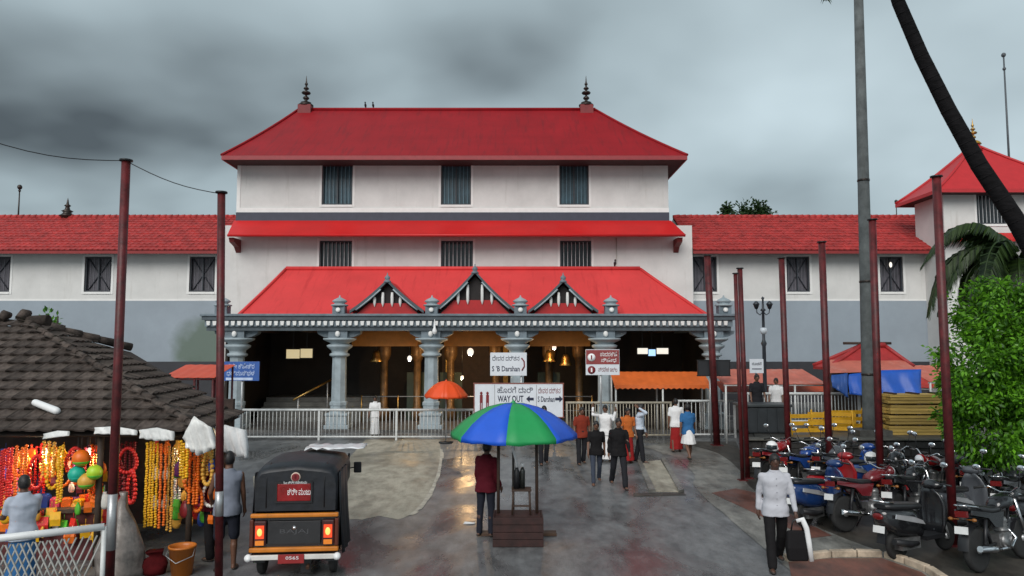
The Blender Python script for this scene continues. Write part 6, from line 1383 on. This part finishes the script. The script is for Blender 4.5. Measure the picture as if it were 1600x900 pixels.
leafy_tree('leafy_tree', 'bright green leafy tree drooping over the parked bikes', (bx + .5, 14.9, 0), [((bx + .25, 14.7, 3.9), (1.05, 1.0, .85)), ((bx + .0, 14.6, 2.9), (1.15, 1.1, 1.0)), ((bx - .05, 14.6, 1.9), (1.1, 1.0, .9)), ((bx + 1.5, 14.9, 3.4), (1.3, 1.2, 1.4)), ((bx + 1.3, 14.8, 1.9), (1.3, 1.1, 1.0)), ((bx - .45, 14.5, 2.2), (.7, .7, .8))], 60000, .105, LG, (bx + .4, 14.9, 3.6), .25)
leafy_tree('distant_tree', 'dark tree crown showing above the tiled ridge near the corner tower', (XP(1165, 330, 56), 56, 0), [(P(1165, 340, 56), (1.7, 1.5, 1.3)), (P(1150, 345, 56), (1.4, 1.2, .9)), (P(1186, 345, 56), (1.3, 1.2, .9)), (P(1165, 360, 56), (2.2, 1.5, 1.2))], 5000, .3, LD, P(1165, 350, 56), .1)
pq = P(90, 505, 18.5); leafy_tree('shrub', 'small green shrub tip rising behind the stall roof ridge', (pq.x, 18.5, 0), [((pq.x, 18.5, pq.z), (.22, .22, .38)), ((pq.x - .1, 18.5, pq.z - .3), (.3, .25, .4))], 500, .16, LG, (pq.x, 18.5, pq.z - .4), -.6, 'shrub')
# palms
def frond_mesh(Ln, rise, drop, nl, ll, seed, twist=0):
    rng = random.Random(seed); b = MB(); pts = []
    for i in range(13):
        s = i / 12; pts.append(Vector((Ln * (s - .12 * s * s), 0, rise * math.sin(s * math.pi * .62) - drop * s ** 2.4)))
    b.tube(pts, [.03 * (1 - .85 * i / 12) + .004 for i in range(13)], 5)
    for i in range(nl):
        s = .1 + .9 * i / nl; k = min(int(s * 12), 11); p = pts[k].lerp(pts[k + 1], s * 12 - k); tg = (pts[k + 1] - pts[k]).normalized()
        for sd_ in (-1, 1):
            l = ll * (math.sin(math.pi * min(1, .15 + s * .82)) * .8 + .2) * rng.uniform(.85, 1.12)
            d = (tg * .55 + Vector((0, sd_ * .55, 0)) + Vector((0, 0, -.75 - .3 * rng.random()))).normalized(); d0 = (tg * .5 + Vector((0, sd_, .0))).normalized()
            sv = tg * .024; m1 = p + d0 * l * .3; e_ = m1 + d * l * .7
            b.add([p - sv, p + sv, m1 + sv * 1.3, m1 - sv * 1.3, e_], [(0, 1, 2, 3), (3, 2, 4)])
    return b.mesh('frond', fix=False)
FM = [frond_mesh(2.1, .75, 1.5, 70, .6, 1), frond_mesh(1.9, .4, 1.7, 64, .6, 2), frond_mesh(2.2, 1.0, 1.2, 70, .62, 3)]
def palm(name, label, pts, rads, top, fr, scale=1.0, drop=0):
    base = pts[0]; t = thing(name, label, 'palm', base)
    MB().tube(pts, rads, 14).build('trunk', bark_dk, t); rb = MB()
    for i in range(len(pts) - 1):
        dd = (pts[i + 1] - pts[i]); n_ = max(1, int(dd.length / .22))
        for j in range(n_):
            p = pts[i] + dd * j / n_; r = rads[i] + (rads[i + 1] - rads[i]) * j / n_; u = dd.normalized(); rb.tube([p - u * .012, p + u * .012], r * 1.02, 14)
    tag(rb.build('trunk_ring', bark_dk, t), kind='stuff')
    for i, (az, tilt, m, s) in enumerate(fr): mkobj('frond', FM[m], LP, t, top - wloc(t), (0, R(tilt), R(az)), (s * scale,) * 3)
    return t
pc = P(1592, 405, 16.2)
palm('small_palm', 'small palm with drooping dark fronds behind the leafy tree', [Vector((pc.x + .4, 16.3, 0)), Vector((pc.x + .2, 16.25, 2.5)), pc - Vector((0, 0, .1))], [.17, .14, .11], pc,
     [(180, -8, 2, .86), (172, 10, 0, .95), (192, 22, 1, .95), (176, 36, 1, .9), (150, -5, 2, .8), (215, 5, 0, .9), (235, 20, 1, .9), (120, 10, 0, .9), (270, -5, 2, .9), (300, 8, 0, .95), (340, -10, 2, 1), (20, 5, 0, 1), (60, 15, 1, 1), (90, -5, 2, .9), (200, 46, 1, .8), (186, 30, 0, .9), (168, 55, 1, .85), (205, 35, 0, .85), (160, 24, 2, .85), (182, 4, 0, .8), (196, 62, 1, .8)], 1.22)
tp = [Vector((XP(1760, 800, 13.4), 13.4, 0)), P(1728, 690, 13.5), P(1688, 555, 13.6), P(1640, 440, 13.7), P(1588, 345, 13.8), P(1530, 258, 13.9), P(1482, 172, 14.0), P(1440, 88, 14.0), P(1404, 4, 14.0), P(1376, -85, 14.0), P(1352, -190, 14)]
tp = [tp[0]] + tp[1:]
palm('leaning_palm', 'leaning dark palm trunk crossing the sky before the corner tower', tp, [.22, .2, .185, .172, .16, .15, .138, .128, .118, .11, .1], tp[-1], [(a_, random.uniform(-25, 25), i % 3, 1.25) for i, a_ in enumerate(range(0, 360, 30))])
